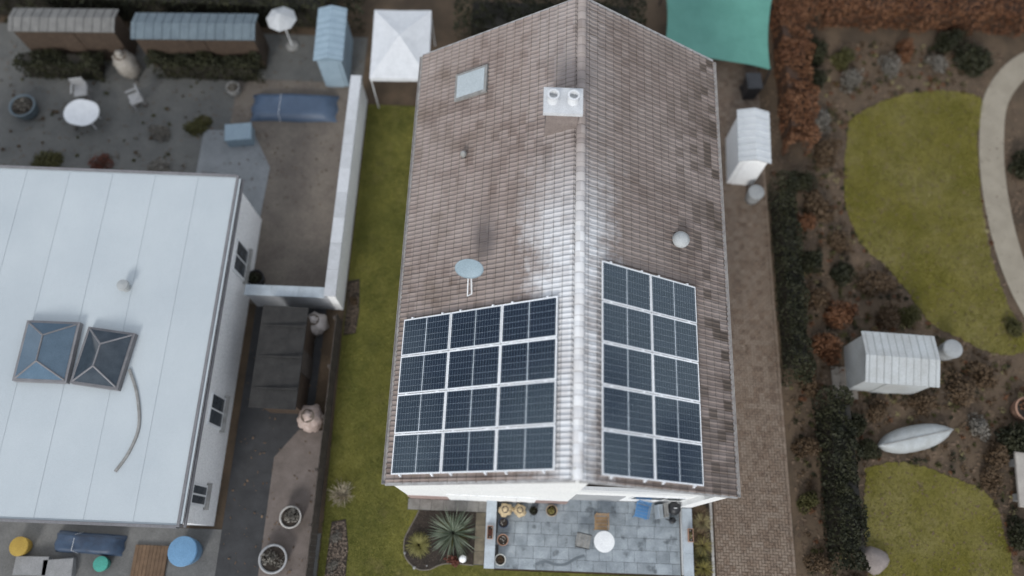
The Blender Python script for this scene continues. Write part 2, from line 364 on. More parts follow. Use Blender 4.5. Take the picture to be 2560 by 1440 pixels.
# ------------------------------------------------------------------ the house
ALo, ARo = .5656, .5546
RZ = 8.6; YF, YB = -4.83, 9.62
EL, ER = 6.16, 5.62                       # slope lengths
house = thing('house', 'white rendered two-storey house with brown tiled gable roof carrying solar panels', 'house', (0, 0, 0))
XL, XR = -5.0, 4.64
def roof_z(x): return RZ - abs(x) * math.tan(ALo if x < 0 else ARo) - .16
def gable(y0, y1, x0, x1, z0=0., n=8):
    xs = sorted(set([x0, x1] + ([0.] if x0 < 0 < x1 else [])))
    poly = [(x0, z0), (x1, z0)] + [(x, roof_z(x)) for x in xs[::-1]]
    m = len(poly)
    return MB().add([(x, y0, z) for x, z in poly] + [(x, y1, z) for x, z in poly],
                    [tuple(range(m)), tuple(range(2 * m - 1, m - 1, -1))] + [(i, m + i, m + (i + 1) % m, (i + 1) % m) for i in range(m)])
wl = gable(-4.79, 9.45, XL, .36).build('wall', WHITE, house)
gable(-3.50, 9.45, .362, XR).build('wall', WHITE, house)
MB().add([(.37, -3.545, 0), (4.235, -3.545, 0), (4.235, -3.545, roof_z(4.235) - .01), (.37, -3.545, roof_z(.37) - .01), (.37, -3.503, 0), (4.235, -3.503, 0), (4.235, -3.503, roof_z(4.235) - .01), (.37, -3.503, roof_z(.37) - .01)], [(0, 1, 2, 3), (5, 4, 7, 6), (1, 5, 6, 2), (4, 0, 3, 7), (3, 2, 6, 7)]).build('recess_shade_panel', DARKWOOD_AND_SHADE, house)  # dark sheet over the white wall stands in for shade inside the recess
pier = MB().add([(4.24, -4.79, 0), (XR, -4.79, 0), (XR, -3.552, 0), (4.24, -3.552, 0), (4.24, -4.79, roof_z(4.24)), (XR, -4.79, roof_z(XR)), (XR, -3.552, roof_z(XR)), (4.24, -3.552, roof_z(4.24))],
         [(0, 3, 2, 1), (4, 5, 6, 7), (0, 1, 5, 4), (1, 2, 6, 5), (2, 3, 7, 6), (3, 0, 4, 7)]).build('pier', WHITE, house)
# plinth and the white bay that comes down to the ground
MB().box(-5.02, -3.652, -4.815, -4.792, 0, 1.15).build('plinth', PLINTH, house); MB().box(-.718, .38, -4.815, -4.792, 0, 1.15).build('plinth', PLINTH, house)
bay = MB().box(-3.65, -.72, -4.822, -4.792, 0, 2.3).build('bay_panel', WHITE, house)
for x in (-3.0, -1.37): MB().box(x - .012, x + .012, -4.828, -4.823, .1, 2.2).build('panel_joint', TRIM, bay)
# right half: ground floor set slightly back with one wide window, deep shaded balcony above it
gf = MB().box(.364, 4.236, -4.63, -3.56, 0, 3.1).build('ground_floor_wall', WHITE, house)
MB().box(.364, 4.236, -4.63, -4.52, 3.103, 3.95).build('balcony_parapet', TRIM, house)
MB().box(.37, 4.235, -4.515, -3.56, 3.102, 3.16).build('balcony_floor', DARKWOOD_AND_SHADE, house)  # floor coloured dark to paint in the shade of the recess
wf = MB().box(2.35, 4.12, -4.655, -4.632, 1.45, 2.45).build('window', TRIM, house)
MB().box(2.42, 3.42, -4.662, -4.656, 1.52, 2.38).build('pane', DARKGLASS, wf); MB().box(3.47, 4.05, -4.662, -4.656, 1.52, 2.38).build('pane', M('grey_glass', (.16, .18, .19), (.12, .14, .15), rough=.1, bmp=0), wf)
MB().box(.55, 2.15, -4.655, -4.632, .05, 2.2).build('door', M('grey_door', (.42, .43, .44), (.36, .37, .38)), house)
for (x0, x1, z0, z1) in ((.7, 2.2, 3.2, 5.6), (2.35, 3.9, 3.2, 5.4)):
    wd = MB().box(x0, x1, -3.60, -3.553, z0, z1).build('glazed_door', FASCIA, house)
    MB().box(x0 + .07, x1 - .07, -3.615, -3.603, z0 + .07, z1 - .07).build('pane', DARKGLASS, wd)
# side windows
for y in (-2.5, 1.2, 4.6, 7.6):
    for (xx, sgn) in ((XL, -1), (XR, 1)):
        for z0 in (.9, 3.5):
            f_ = MB().box(min(xx, xx + sgn * .03), max(xx, xx + sgn * .03), y - .6, y + .6, z0, z0 + 1.25).build('window', TRIM, house)
            MB().box(min(xx + sgn * .032, xx + sgn * .04), max(xx + sgn * .032, xx + sgn * .04), y - .53, y + .53, z0 + .07, z0 + 1.18).build('pane', DARKGLASS, f_)
# roof deck
def rp(side, s, y, h=0.):
    a = ALo if side < 0 else ARo
    return (side * (s * math.cos(a) + h * math.sin(a)), y, RZ - s * math.sin(a) + h * math.cos(a))
deck = MB()
for sd_, L_ in ((-1, EL), (1, ER)):
    q = [rp(sd_, s, y, h) for h in (-.12, -.03) for (s, y) in ((.02, YF + .06), (L_ - .08, YF + .06), (L_ - .08, YB - .06), (.02, YB - .06))]
    fs = [(0, 3, 2, 1), (4, 5, 6, 7), (0, 1, 5, 4), (1, 2, 6, 5), (2, 3, 7, 6), (3, 0, 4, 7)]
    deck.add(q, fs if sd_ > 0 else [f[::-1] for f in fs])
roof = deck.build('roof', DARKWOOD_AND_SHADE, house)
# tiles: double-roll profile, X down the slope, Y along the eave
def tile_verts(W=.302, Lt=.36, r0=.002, r1=.040):
    pr_ = [(0, 0), (.014, .026), (.036, .038), (.058, .026), (.074, .002), (.150, 0), (.164, .026), (.186, .038), (.208, .026), (.224, .002), (W - .006, 0)]
    v = [(0, y, z + r0) for y, z in pr_] + [(Lt, y, z + r1) for y, z in pr_] + [(Lt, y, z + r1 - .022) for y, z in pr_]
    n = len(pr_); f = []
    for k in (0, n):
        for i in range(n - 1): f.append((k + i, k + n + i, k + n + i + 1, k + i + 1))
    f.append((0, 2 * n, n)); f.append((n - 1, 2 * n - 1, 3 * n - 1))
    return np.array(v), f
TV, TF = tile_verts()
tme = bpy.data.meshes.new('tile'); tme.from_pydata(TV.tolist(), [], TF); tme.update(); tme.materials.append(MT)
GA = .31; TW = .30
ARRAYS = {-1: (.53, 5.90, -4.68, .05), 1: (.62, 4.22, -4.70, 1.13)}
tiles = []
for sd_, L_ in ((-1, EL), (1, ER)):
    a = ALo if sd_ < 0 else ARo
    Xd = Vector((sd_ * math.cos(a), 0, -math.sin(a))); Nn = Vector((sd_ * math.sin(a), 0, math.cos(a))); Yd = Nn.cross(Xd)
    nc = int(L_ / GA); nyt = int((YB - YF) / TW)
    for i in range(nc + 1):
        s0 = L_ - .05 - .36 - i * GA
        if s0 < -.12: continue
        for j in range(nyt):
            y0 = YF + .02 + j * TW + (TW if sd_ < 0 else 0)
            o_ = Vector(rp(sd_, s0, y0, -.026)) + Nn * random.uniform(-.003, .003)
            jit = random.uniform(-.006, .006)
            mw = Matrix(((Xd.x, Yd.x, Nn.x, o_.x), (Xd.y, Yd.y, Nn.y, o_.y), (Xd.z, Yd.z, Nn.z, o_.z), (0, 0, 0, 1))) @ Matrix.Translation((jit, 0, 0)) @ Matrix.Rotation(random.uniform(-.006, .006), 4, 'Z')
            A = ARRAYS[sd_]; ym = YF + .02 + (j + .5) * TW; sm = s0 + .2
            hid = A[0] - .02 < sm < A[1] and A[2] < ym < A[3]
            dist = (o_ - Vector((-1.786, -6.674, 28.04))).length - (0 if sm > .25 else -6)
            tiles.append((1 if hid else 0, dist, sd_, mw))
order = sorted(range(len(tiles)), key=lambda k: (tiles[k][0], tiles[k][1]))
single = set(order[:300])
rest = {-1: MB(), 1: MB()}
for k, (hid, dist, sd_, mw) in enumerate(tiles):
    if k in single:
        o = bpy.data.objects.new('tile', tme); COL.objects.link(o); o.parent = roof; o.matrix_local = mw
    else:
        m3 = np.array(mw)[:3, :3]; tt = np.array(mw)[:3, 3]
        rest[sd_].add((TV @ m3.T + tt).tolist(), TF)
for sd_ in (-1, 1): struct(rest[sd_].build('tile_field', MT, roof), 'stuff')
# ridge tiles
prof = [(math.cos(t) * .135, math.sin(t) * .115) for t in np.linspace(math.pi * 1.02, -.02 * math.pi, 9)]
def ridge_mesh(Lr):
    mb = MB(); n = len(prof)
    v = [(x, 0, z + .016) for x, z in prof] + [(x, Lr, z) for x, z in prof] + [(x * .86, 0, z * .86 + .0) for x, z in prof]
    return mb.add(v, [(i, i + 1, n + i + 1, n + i) for i in range(n - 1)] + [(2 * n + i, 2 * n + i + 1, i + 1, i) for i in range(n - 1)])
rme = None; y = YF
while y < YB - .1:
    if rme is None: o = ridge_mesh(.47).build('ridge_tile', MT, roof, True); rme = o.data
    else: o = link('ridge_tile', rme, MT, roof)
    o.location = (0, y, RZ - .012 + random.uniform(-.004, .004)); o.rotation_euler = (0, random.uniform(-.02, .02), random.uniform(-.008, .008)); y += .452
# verge mortar and barge boards, gutters
for yy in (YF, YB):
    for sd_, L_ in ((-1, EL), (1, ER)):
        a, b = (yy - .02, yy + .055) if yy < 0 else (yy - .055, yy + .02)
        fs = [(0, 3, 2, 1), (4, 5, 6, 7), (0, 1, 5, 4), (1, 2, 6, 5), (2, 3, 7, 6), (3, 0, 4, 7)]
        q = [rp(sd_, s, y_, h) for h in (-.08, .012) for (s, y_) in ((.10, a), (L_ - .04, a), (L_ - .04, b), (.10, b))]
        MB().add(q, fs).build('verge_mortar', MORTAR, roof)
def gutter(side, L_):
    x, _, z = rp(side, L_, 0, 0); mb = MB(); n = 9
    arc = [(math.cos(t), math.sin(t)) for t in np.linspace(math.pi, 2 * math.pi, n)]
    xc = x + side * .02; zc = z - .03
    v = [(xc + c * .065, y_, zc + s * .065) for y_ in (YF + .03, YB - .03) for c, s in arc] + [(xc + c * .055, y_, zc + s * .055 + .002) for y_ in (YF + .03, YB - .03) for c, s in arc]
    f = [(i, i + 1, n + i + 1, n + i) for i in range(n - 1)] + [(3 * n + i, 3 * n + i + 1, 2 * n + i + 1, 2 * n + i) for i in range(n - 1)]
    f += [(0, n, 3 * n, 2 * n), (n - 1, 3 * n - 1, 4 * n - 1, 2 * n - 1)]
    gt = mb.add(v, f).build('gutter', GUTTER, house)
    for yy in (YF + .03, YB - .04): MB().box(xc - .066, xc + .066, yy - .006, yy + .006, zc - .066, zc + .004).build('end_cap', GUTTER, gt)
    MB().tube((xc - side * .0, YB - .6, zc - .06), (side * 0 + (XL - .05 if side < 0 else XR + .05), YB - .6, zc - .5), .035).tube(((XL - .05 if side < 0 else XR + .05), YB - .6, zc - .5), ((XL - .05 if side < 0 else XR + .05), YB - .6, .05), .035).build('downpipe', GUTTER, house)
gutter(-1, EL); gutter(1, ER)
# chimney
ch = MB().box(-1.02, -.12, 5.06, 5.72, 7.3, 9.25).build('chimney', BRICKWALL, house)
MB().box(-1.12, -.02, 4.98, 5.80, 9.255, 9.40).build('chimney_cap', M('white_cap', (.62, .63, .64), (.52, .53, .54), rough=.8), ch)
for x in (-.86, -.30):
    MB().lathe([(.17, 9.402), (.15, 9.60), (.17, 9.66), (.17, 9.70), (.12, 9.70), (.12, 9.5)], 16, x, 5.39).build('chimney_pot', TRIM, ch)
# roof window on the left slope, vents
def on_roof_matrix(sd_, s, y):
    a = ALo if sd_ < 0 else ARo
    Xd = Vector((sd_ * math.cos(a), 0, -math.sin(a))); Nn = Vector((sd_ * math.sin(a), 0, math.cos(a))); Yd = Nn.cross(Xd); o_ = rp(sd_, s, y, 0)
    return Matrix(((Xd.x, Yd.x, Nn.x, o_[0]), (Xd.y, Yd.y, Nn.y, o_[1]), (Xd.z, Yd.z, Nn.z, o_[2]), (0, 0, 0, 1)))
sw = MB().box(-.62, .62, -.5, .5, .0, .095).build('roof_window', GREYSTONE, house); sw.matrix_local = on_roof_matrix(-1, 3.95, 7.75)
MB().box(-.53, .53, -.41, .41, .096, .105).build('pane', M('painted_sky_glass', (.42, .46, .47), (.39, .43, .44), rough=.05, bmp=0), sw)  # pale base colour paints in the sky reflected by the pane
for nm, sd_, s, y, r_, mt in (('vent_cowl', 1, 3.72, 2.45, .26, PALEROOF), ('vent_cowl', -1, 4.1, 5.15, .10, GREYSTONE)):
    v_ = MB().lathe([(r_ * .7, -.06), (r_ * .7, .12), (r_, .14), (r_, .2), (r_ * .6, .28), (.02, .31)], 18).build(nm, mt, house, True); v_.location = rp(sd_, s, y, 0)

# ------------------------------------------------------------------ solar panels
PL_, PS_ = 1.735, 1.125; PX, PY = 1.755, 1.145
frame = MB()
T = .034
frame.box(-PL_ / 2, PL_ / 2, -PS_ / 2, -PS_ / 2 + T, 0, .035).box(-PL_ / 2, PL_ / 2, PS_ / 2 - T, PS_ / 2, 0, .035)
frame.box(-PL_ / 2, -PL_ / 2 + T, -PS_ / 2 + T, PS_ / 2 - T, 0, .035).box(PL_ / 2 - T, PL_ / 2, -PS_ / 2 + T, PS_ / 2 - T, 0, .035)
def make_panel():
    root = bpy.data.objects.new('solar_panel', None); COL.objects.link(root)
    frame.build('frame', ALU, root)
    MB().box(-PL_ / 2 + T, PL_ / 2 - T, -PS_ / 2 + T, PS_ / 2 - T, .004, .0285).build('backsheet', BACK, root)
    rowh = (PS_ - 2 * T - .012) / 6; hl = .0912 * 9
    cm = MB().add([(-hl / 2, -rowh / 2 + .0025, 0), (hl / 2, -rowh / 2 + .0025, 0), (hl / 2, rowh / 2 - .0025, 0), (-hl / 2, rowh / 2 - .0025, 0)], [(0, 1, 2, 3)])
    me = None
    for h in (-1, 1):
        for k in range(6):
            if me is None: o = cm.build('cell_row', MC, root); me = o.data
            else: o = link('cell_row', me, MC, root)
            o.location = (h * (hl / 2 + .013), (k - 2.5) * rowh, .0315)
    return root
proto = make_panel(); first = True
ordn = ['top', 'second', 'third', 'fourth', 'bottom']
def array(sd_, s0, ytop, ncol, nrow, side):
    global first
    a = ALo if sd_ < 0 else ARo
    cl = ['next to the ridge', 'in the middle column', 'next to the left eave'] if ncol == 3 else ['next to the ridge', 'on the outer side']
    for i in range(ncol):
        for j in range(nrow):
            o = proto if first else copy_tree(proto); first = False
            mw = on_roof_matrix(sd_, s0 + (i + .5) * PX, ytop - (j + .5) * PY)
            o.matrix_world = mw @ Matrix.Translation((0, 0, .105)) @ Matrix.Rotation(random.uniform(-.004, .004), 4, 'Y') @ Matrix.Rotation(random.uniform(-.004, .004), 4, 'X')
            rn = 'bottom' if j == nrow - 1 else ordn[j]
            tag(o, f'{side} slope solar panel, {rn} row, {cl[i]}', 'solar panel', f'solar panels on the {side} slope')
        for q, e in enumerate((.32, PX - .32)):
            r_ = thing('mounting_rail', f'{side} slope mounting rail under panels {cl[i]}, {("upper", "lower")[q]} of two', 'mounting rail', (0, 0, 0), 0, 'solar mounting rails')
            r_.matrix_world = on_roof_matrix(sd_, s0 + i * PX + e, ytop)
            sg = 1 if sd_ < 0 else -1        # local Y runs towards -y on the left slope
            ya, yb = sorted((-sg * .04, sg * (nrow * PY + .06)))
            MB().box(-.02, .02, ya, yb, .05, .10).build('rail', ALU, r_)
            for j in range(nrow + 1):
                yc = sg * j * PY
                o_ = -.012 * sg if j == 0 else (.012 * sg if j == nrow else 0)
                MB().box(-.03, .03, yc + o_ - .018, yc + o_ + .018, .101, .146).build('clamp', ALU, r_)
            for j in range(nrow):
                yc = sg * (j + .5) * PY; MB().box(-.03, .03, yc - .03, yc + .03, -.02, .049).build('roof_hook', ALU, r_)
array(-1, .572, .005, 3, 4, 'left')
array(1, .652, 1.085, 2, 5, 'right')

# ------------------------------------------------------------------ satellite dish
dz = rp(-1, 3.55, .42)
dish = thing('satellite_dish', 'blue-grey satellite dish on two white struts above the left panels', 'satellite dish', dz)
n = 28; mb = MB(); rings = [0.02, .12, .22, .31, .36]
vv = []
for r_ in rings:
    for i in range(n): vv.append((r_ * 1.12 * math.cos(2 * math.pi * i / n), r_ * math.sin(2 * math.pi * i / n), .45 * r_ * r_))
vv2 = [(x, y, z - .02) for x, y, z in vv]; k0 = len(vv)
ff = [(j * n + i, j * n + (i + 1) % n, (j + 1) * n + (i + 1) % n, (j + 1) * n + i) for j in range(len(rings) - 1) for i in range(n)]
ff2 = [tuple(k0 + i for i in f[::-1]) for f in ff]
e0 = (len(rings) - 1) * n
mb.add(vv + vv2, ff + ff2 + [tuple(range(n - 1, -1, -1))] + [(e0 + i, e0 + (i + 1) % n, k0 + e0 + (i + 1) % n, k0 + e0 + i) for i in range(n)])
rf = mb.build('reflector', DISHM, dish, True); rf.location = (.0, .52, 1.06); rf.rotation_euler = (R(62), R(-4), 0)
MB().tube((-.07, .03, .03), (-.035, .50, .86), .018).build('strut', TRIM, dish)
MB().tube((.05, .10, .03), (.04, .52, .86), .026).build('strut', TRIM, dish)
MB().tube((-.07, .03, .03), (.05, .10, .03), .018).build('foot_bar', TRIM, dish)
MB().box(-.06, .08, .54, .64, .84, 1.10).build('bracket', GUTTER, dish)

# ------------------------------------------------------------------ patio, walkways, low walls
def paving(name, x0, x1, y0, y1, sx, sy, zt, mat, jm, gap=.008, bond=True, rz=0., jit=.0):
    base = struct(MB().prism(rect(x0, x1, y0, y1), .0, zt - .014).build(name, jm))
    r_ = 0; y = y1
    while y - sy > y0 - sy * .6:
        yb = max(y - sy, y0); off = (-.5 * sx if (r_ % 2 and bond) else 0) + (random.uniform(-.1, .1) if bond else 0)
        x = x0 + off
        while x < x1 - .02:
            wd = sx * (random.choice((.75, 1, 1, 1.25)) if bond else 1)
            a, b = max(x, x0), min(x + wd, x1)
            if b - a > .06 and y - yb > .06:
                o = MB().slab(-(b - a) / 2 + gap / 2, (b - a) / 2 - gap / 2, -(y - yb) / 2 + gap / 2, (y - yb) / 2 - gap / 2, -.03, 0).build('slab', mat, base)
                o.location = ((a + b) / 2, (y + yb) / 2, zt + random.uniform(-.002, .003)); o.rotation_euler = (random.uniform(-.004, .004), random.uniform(-.004, .004), random.uniform(-.004, .004))
            x += wd
        y -= sy; r_ += 1
    return base
paving('patio', -2.0, 4.32, -7.0, -4.64, .60, .40, .070, SLATE, JOINT)
paving('walkway', -5.1, -2.36, -5.19, -4.82, .41, .37, .062, SLABW, JOINT, bond=False)
paving('garden_path', -2.72, -2.37, -6.92, -5.20, .35, .425, .058, SLABB, JOINT, bond=False)
def low_wall(x0, x1, label):
    t_ = thing('low_wall', label, 'wall', ((x0 + x1) / 2, -5.92, 0), 0, 'low walls beside the patio')
    hw = (x1 - x0) / 2
    MB().box(-hw + .03, hw - .03, -1.06, 1.1, 0, .46).build('wall_core', WHITE, t_)
    for k in range(3): MB().slab(-hw, hw, -1.09 + k * .732, -1.09 + k * .732 + .728, .461, .505, .006).build('coping', CAP, t_)
low_wall(-2.36, -2.01, 'low wall with long pale grey coping at the left edge of the patio')
low_wall(4.325, 4.665, 'low wall with long pale grey coping at the right edge of the patio')

wet = smoothpts([(-.62, -6.83), (-.3, -6.72), (.05, -6.80), (.4, -6.78), (.75, -6.58), (1.05, -6.48)], 6)
MB().prism(ribbon(wet, .045)[::-1], .0735, .0755).build('wet_streak', M('wet_stone', (.105, .122, .135), (.13, .15, .165), rough=.35), bpy.data.objects['patio'])
# planting bed left of the patio
bedpts = smoothpts([(-4.70, -5.2), (-4.80, -5.45), (-5.0, -5.85), (-5.13, -6.2), (-5.09, -6.66), (-4.90, -6.93), (-4.58, -7.13), (-4.2, -7.12), (-3.86, -6.96), (-3.45, -6.90), (-2.73, -6.93)], 5)
sheet('flower_bed', bedpts[::-1][::-1] + [(-2.73, -5.2)], .040, SOIL)
kb = MB()
for a, b in zip(bedpts[:-1], bedpts[1:]): kb.tube((a[0], a[1], .04), (b[0], b[1], .04), .022, .022, 5)
tag(kb.build('bed_edging', M('edging_stone', (.20, .175, .14), (.14, .12, .10))), 'thin curved stone edging around the flower bed beside the patio', 'edging')
sheet('flower_bed', [(-8.05, 3.1), (-7.62, 3.2), (-7.50, 1.9), (-7.55, 1.05), (-8.0, .95)], .044, SOIL)
sheet('flower_bed', [(-7.68, -5.7), (-7.2, -5.6), (-7.02, -6.5), (-7.0, -9), (-7.75, -9)], .044, SOIL)
sheet('flower_bed', rect(4.68, 5.36, -8.5, -4.6), .036, SOIL)
def chips(name, poly_fn, n, mat, s0=.012, s1=.035, z=.05):
    P = []
    while len(P) < n:
        q = poly_fn()
        if q: P.append(q)
    P = np.array(P); c = np.stack([P[:, 0], P[:, 1], np.full(n, z) + np.random.rand(n) * .02], 1)
    a = np.random.rand(n) * 6.283; L = np.random.uniform(s0, s1, n); Wd = L * np.random.uniform(.3, .7, n)
    t_ = np.random.uniform(-.4, .4, (n, 2))
    u = np.stack([np.cos(a) * L, np.sin(a) * L, t_[:, 0] * L], 1); v = np.stack([-np.sin(a) * Wd, np.cos(a) * Wd, t_[:, 1] * Wd], 1)
    return struct(quads(name, np.stack([c - u - v, c + u - v, c + u + v, c - u + v], 1), mat), 'stuff')
def in_poly(x, y, poly):
    r_ = False; j = len(poly) - 1
    for i in range(len(poly)):
        xi, yi = poly[i]; xj, yj = poly[j]
        if (yi > y) != (yj > y) and x < (xj - xi) * (y - yi) / (yj - yi + 1e-12) + xi: r_ = not r_
        j = i
    return r_
def sampler(poly):
    xs = [p_[0] for p_ in poly]; ys = [p_[1] for p_ in poly]
    def f():
        x, y = random.uniform(min(xs), max(xs)), random.uniform(min(ys), max(ys))
        return (x, y) if in_poly(x, y, poly) else None
    return f
chips('bark_chips', sampler([(-8.0, 3.0), (-7.64, 3.1), (-7.52, 1.9), (-7.58, 1.1), (-7.98, 1.0)]), 500, BARK)
chips('bark_chips', sampler([(-7.65, -5.75), (-7.22, -5.65), (-7.05, -6.5), (-7.02, -8), (-7.7, -8)]), 700, M('dry_mulch', (.22, .165, .125), (.10, .075, .055), sc=25))
chips('soil_crumbs', sampler(bedpts + [(-2.73, -5.2)]), 900, M('soil_crumb', (.085, .065, .05), (.04, .03, .022), sc=20), .008, .022)

# drive of herringbone pavers on the right of the house
struct(MB().prism(rect(5.52, 8.25, -12, 14.0), 0, .036).build('driveway', BRICKJ))
pv = []; pl, pw = .200, .100
def paver(cx, cy, hx, hy):
    z = .055 + random.uniform(-.002, .002); c_ = .007; g_ = .006
    x0, x1, y0, y1 = max(cx - hx, 5.54) + g_, min(cx + hx, 8.14) - g_, cy - hy + g_, cy + hy - g_
    if x1 - x0 < .02: return
    k = len(pvm.v)
    pvm.v += [(x0, y0, z - .015), (x1, y0, z - .015), (x1, y1, z - .015), (x0, y1, z - .015), (x0 + c_, y0 + c_, z), (x1 - c_, y0 + c_, z), (x1 - c_, y1 - c_, z), (x0 + c_, y1 - c_, z)]
    pvm.f += [(k + 4, k + 5, k + 6, k + 7), (k, k + 1, k + 5, k + 4), (k + 1, k + 2, k + 6, k + 5), (k + 2, k + 3, k + 7, k + 6), (k + 3, k, k + 4, k + 7)]
pvm = MB()
u_ = pw
for a in range(-80, 260):
    for b in range(-80, 80):
        # herringbone: the unit cell repeats on a diagonal lattice
        ox, oy = 5.5 + (a + 2 * b) * u_ * 1.0, -8.2 + (a - 2 * b) * u_ * 1.0
        for (cx, cy, hx, hy) in ((ox + u_, oy + u_ / 2, u_, u_ / 2), (ox + u_ / 2 , oy + 2 * u_, u_ / 2, u_)):
            if 5.54 < cx + hx and cx - hx < 8.14 and -8.2 < cy < 13.9: paver(cx, cy, hx, hy)
for k in range(110):
    z = .058; k0 = len(pvm.v); x0, x1, y0, y1 = 8.147, 8.243, -8.2 + k * .2 + .004, -8.0 + k * .2 - .004
    pvm.slab(x0, x1, y0, y1, .03, z, .007)
o = pvm.build('block_paving', BRICK, bpy.data.objects['driveway']); struct(o, 'stuff')
t = BRICK.node_tree; b = t.nodes['Principled BSDF']; src = b.inputs['Base Color'].links[0].from_socket
sx_ = N(t, 'ShaderNodeVectorMath', {0: pos(t), 1: (.2, .2, 1.)}, operation='SNAP'); wz_ = N(t, 'ShaderNodeTexWhiteNoise', {'Vector': sx_.outputs[0]})
t.links.new(mixc(t, ramp(t, wz_.outputs['Value'], 0, 1, 0, .55), src, (.29, .235, .185)), b.inputs['Base Color'])
kerb = thing('kerb', 'pale narrow kerb stones between the dry grass bed and the brick driveway', 'kerb', (5.43, 0, 0))
for k in range(10):
    yy = -8.6 + k * .45
    if yy < -4.5: MB().slab(-.045, .045, yy + .004, yy + .446, 0, .085).build('kerb_stone', KERB, kerb)

# ------------------------------------------------------------------ plants
def leaf_cloud(n, rx, ry, rz_, size, lumps=7, hollow=.45, up=.35, aspect=.55, seed=0):
    rs = np.random.RandomState(seed)
    cs = rs.normal(size=(lumps, 3)); cs /= np.linalg.norm(cs, axis=1)[:, None]; cs *= rs.uniform(.25, .62, (lumps, 1)); cs[:, 2] = np.abs(cs[:, 2]) * .9
    rad = rs.uniform(.32, .52, lumps)
    i = rs.randint(0, lumps, n)
    d = rs.normal(size=(n, 3)); d /= np.linalg.norm(d, axis=1)[:, None]
    p = cs[i] + d * (rad[i] * rs.uniform(hollow, 1.05, n) ** .6)[:, None]
    p[:, 2] = np.abs(p[:, 2])
    nrm = d * .6 + rs.normal(size=(n, 3)) * .7; nrm[:, 2] += up; nrm /= np.linalg.norm(nrm, axis=1)[:, None]
    t1 = np.cross(nrm, rs.normal(size=(n, 3))); t1 /= np.linalg.norm(t1, axis=1)[:, None]; t2 = np.cross(nrm, t1)
    s = size * rs.uniform(.55, 1.35, n)[:, None]
    c = p * np.array([rx, ry, rz_])
    c[:, 2] = np.maximum(c[:, 2], .04)
    u, v = t1 * s, t2 * s * aspect
    return np.stack([c - u, c - v, c + u, c + v], 1)
def strap_leaves(n, L0, L1, wd, rs, el0=.25, el1=1.35, bend=.9, seg=4, r0=.03):
    """arching blades: returns list of (seg quads) arrays"""
    out = []
    for k in range(n):
        a = rs.uniform(0, 6.283); el = rs.uniform(el0, el1); L = rs.uniform(L0, L1); w_ = wd * rs.uniform(.7, 1.2)
        pts = []; px = np.array([math.cos(a) * r0, math.sin(a) * r0, .02]); e = el
        for i in range(seg + 1):
            pts.append(px.copy()); px = px + np.array([math.cos(a) * math.cos(e), math.sin(a) * math.cos(e), math.sin(e)]) * (L / seg); e -= bend * rs.uniform(.5, 1.2) / seg
            px[2] = max(px[2], .03)
        s_ = np.array([-math.sin(a), math.cos(a), rs.uniform(-.5, .5)])
        ws = [.6, 1, .95, .7, .08] if seg == 4 else [.7, 1, .1]
        qs = [np.stack([pts[i] - s_ * w_ * ws[i], pts[i] + s_ * w_ * ws[i], pts[i + 1] + s_ * w_ * ws[i + 1], pts[i + 1] - s_ * w_ * ws[i + 1]]) for i in range(seg)]
        out.append(np.array(qs))
    return out
def twigs_mb(n, L, rs, spread=1.0, r_=.006, fork=2, up=.6):
    mb = MB()
    for k in range(n):
        a = rs.uniform(0, 6.283); e = rs.uniform(.1, 1.3) * up + .15; l = L * rs.uniform(.6, 1.1)
        p0 = Vector((rs.uniform(-.03, .03), rs.uniform(-.03, .03), .0)); d = Vector((math.cos(a) * math.cos(e) * spread, math.sin(a) * math.cos(e) * spread, math.sin(e)))
        p1 = p0 + d * l * .5; mb.tube(p0, p1, r_ * 1.5, r_, 4)
        for f in range(fork):
            d2 = (d + Vector(rs.uniform(-.5, .5, 3)) * .9).normalized(); p2 = p1 + d2 * l * .5; p2.z = max(p2.z, .03); mb.tube(p1, p2, r_, r_ * .4, 4)
    return mb
SHR = {}
def shrub(name, label, x, y, r_, h, kind, group=None, n=None, z=0., rz=None):
    var = random.randint(0, 2); key = (kind, var)
    if key not in SHR:
        n_ = {'evergreen': 2600, 'copper': 2200, 'brown': 1500, 'olive': 2000, 'grey': 1200, 'straw': 1200, 'red': 1200, 'bloom': 1200}[kind]
        me = quads(None, leaf_cloud(n_, 1, 1, 1, .075, lumps=9, seed=hash(kind) % 1 + var * 17 + len(kind) * 5), LEAF[kind]); me.name = 'foliage'; me.materials.append(LEAF[kind])
        rs = np.random.RandomState(var + 5); tm = twigs_mb(16, .95, rs, r_=.012).build('stems', TWIG); sm = tm.data; bpy.data.objects.remove(tm)
        SHR[key] = (me, sm)
    me, sm = SHR[key]
    t_ = thing(name, label, 'shrub', (x, y, z), random.uniform(0, 6.28) if rz is None else rz, group); t_.scale = (r_, r_ * random.uniform(.85, 1.15), h)
    link('foliage', me, None, t_); link('stems', sm, None, t_)
    return t_

# flax in the bed: every strap leaf is its own part
flax = thing('flax_plant', 'large spiky grey-green flax with arching strap leaves in the flower bed', 'plant', (-3.47, -5.92, .04))
rs = np.random.RandomState(3)
for k, q in enumerate(strap_leaves(190, .55, 1.05, .017, rs, .2, 1.4, 1.0)):
    quads('leaf', q, LEAF['flax'], flax)
struct(quads('inner_leaves', np.concatenate(strap_leaves(160, .35, .7, .013, rs, .1, 1.0, .8)), LEAF['olive'], flax), 'stuff')
sedge = thing('sedge_clump', 'round golden-green sedge clump at the left of the flower bed', 'plant', (-4.62, -6.35, .04))
struct(quads('blades', np.concatenate(strap_leaves(420, .28, .52, .007, rs, .2, 1.45, 1.5)), LEAF['gold'], sedge), 'stuff')
struct(quads('lower_blades', np.concatenate(strap_leaves(160, .25, .5, .007, rs, .0, .8, 1.0)), LEAF['olive'], sedge), 'stuff')
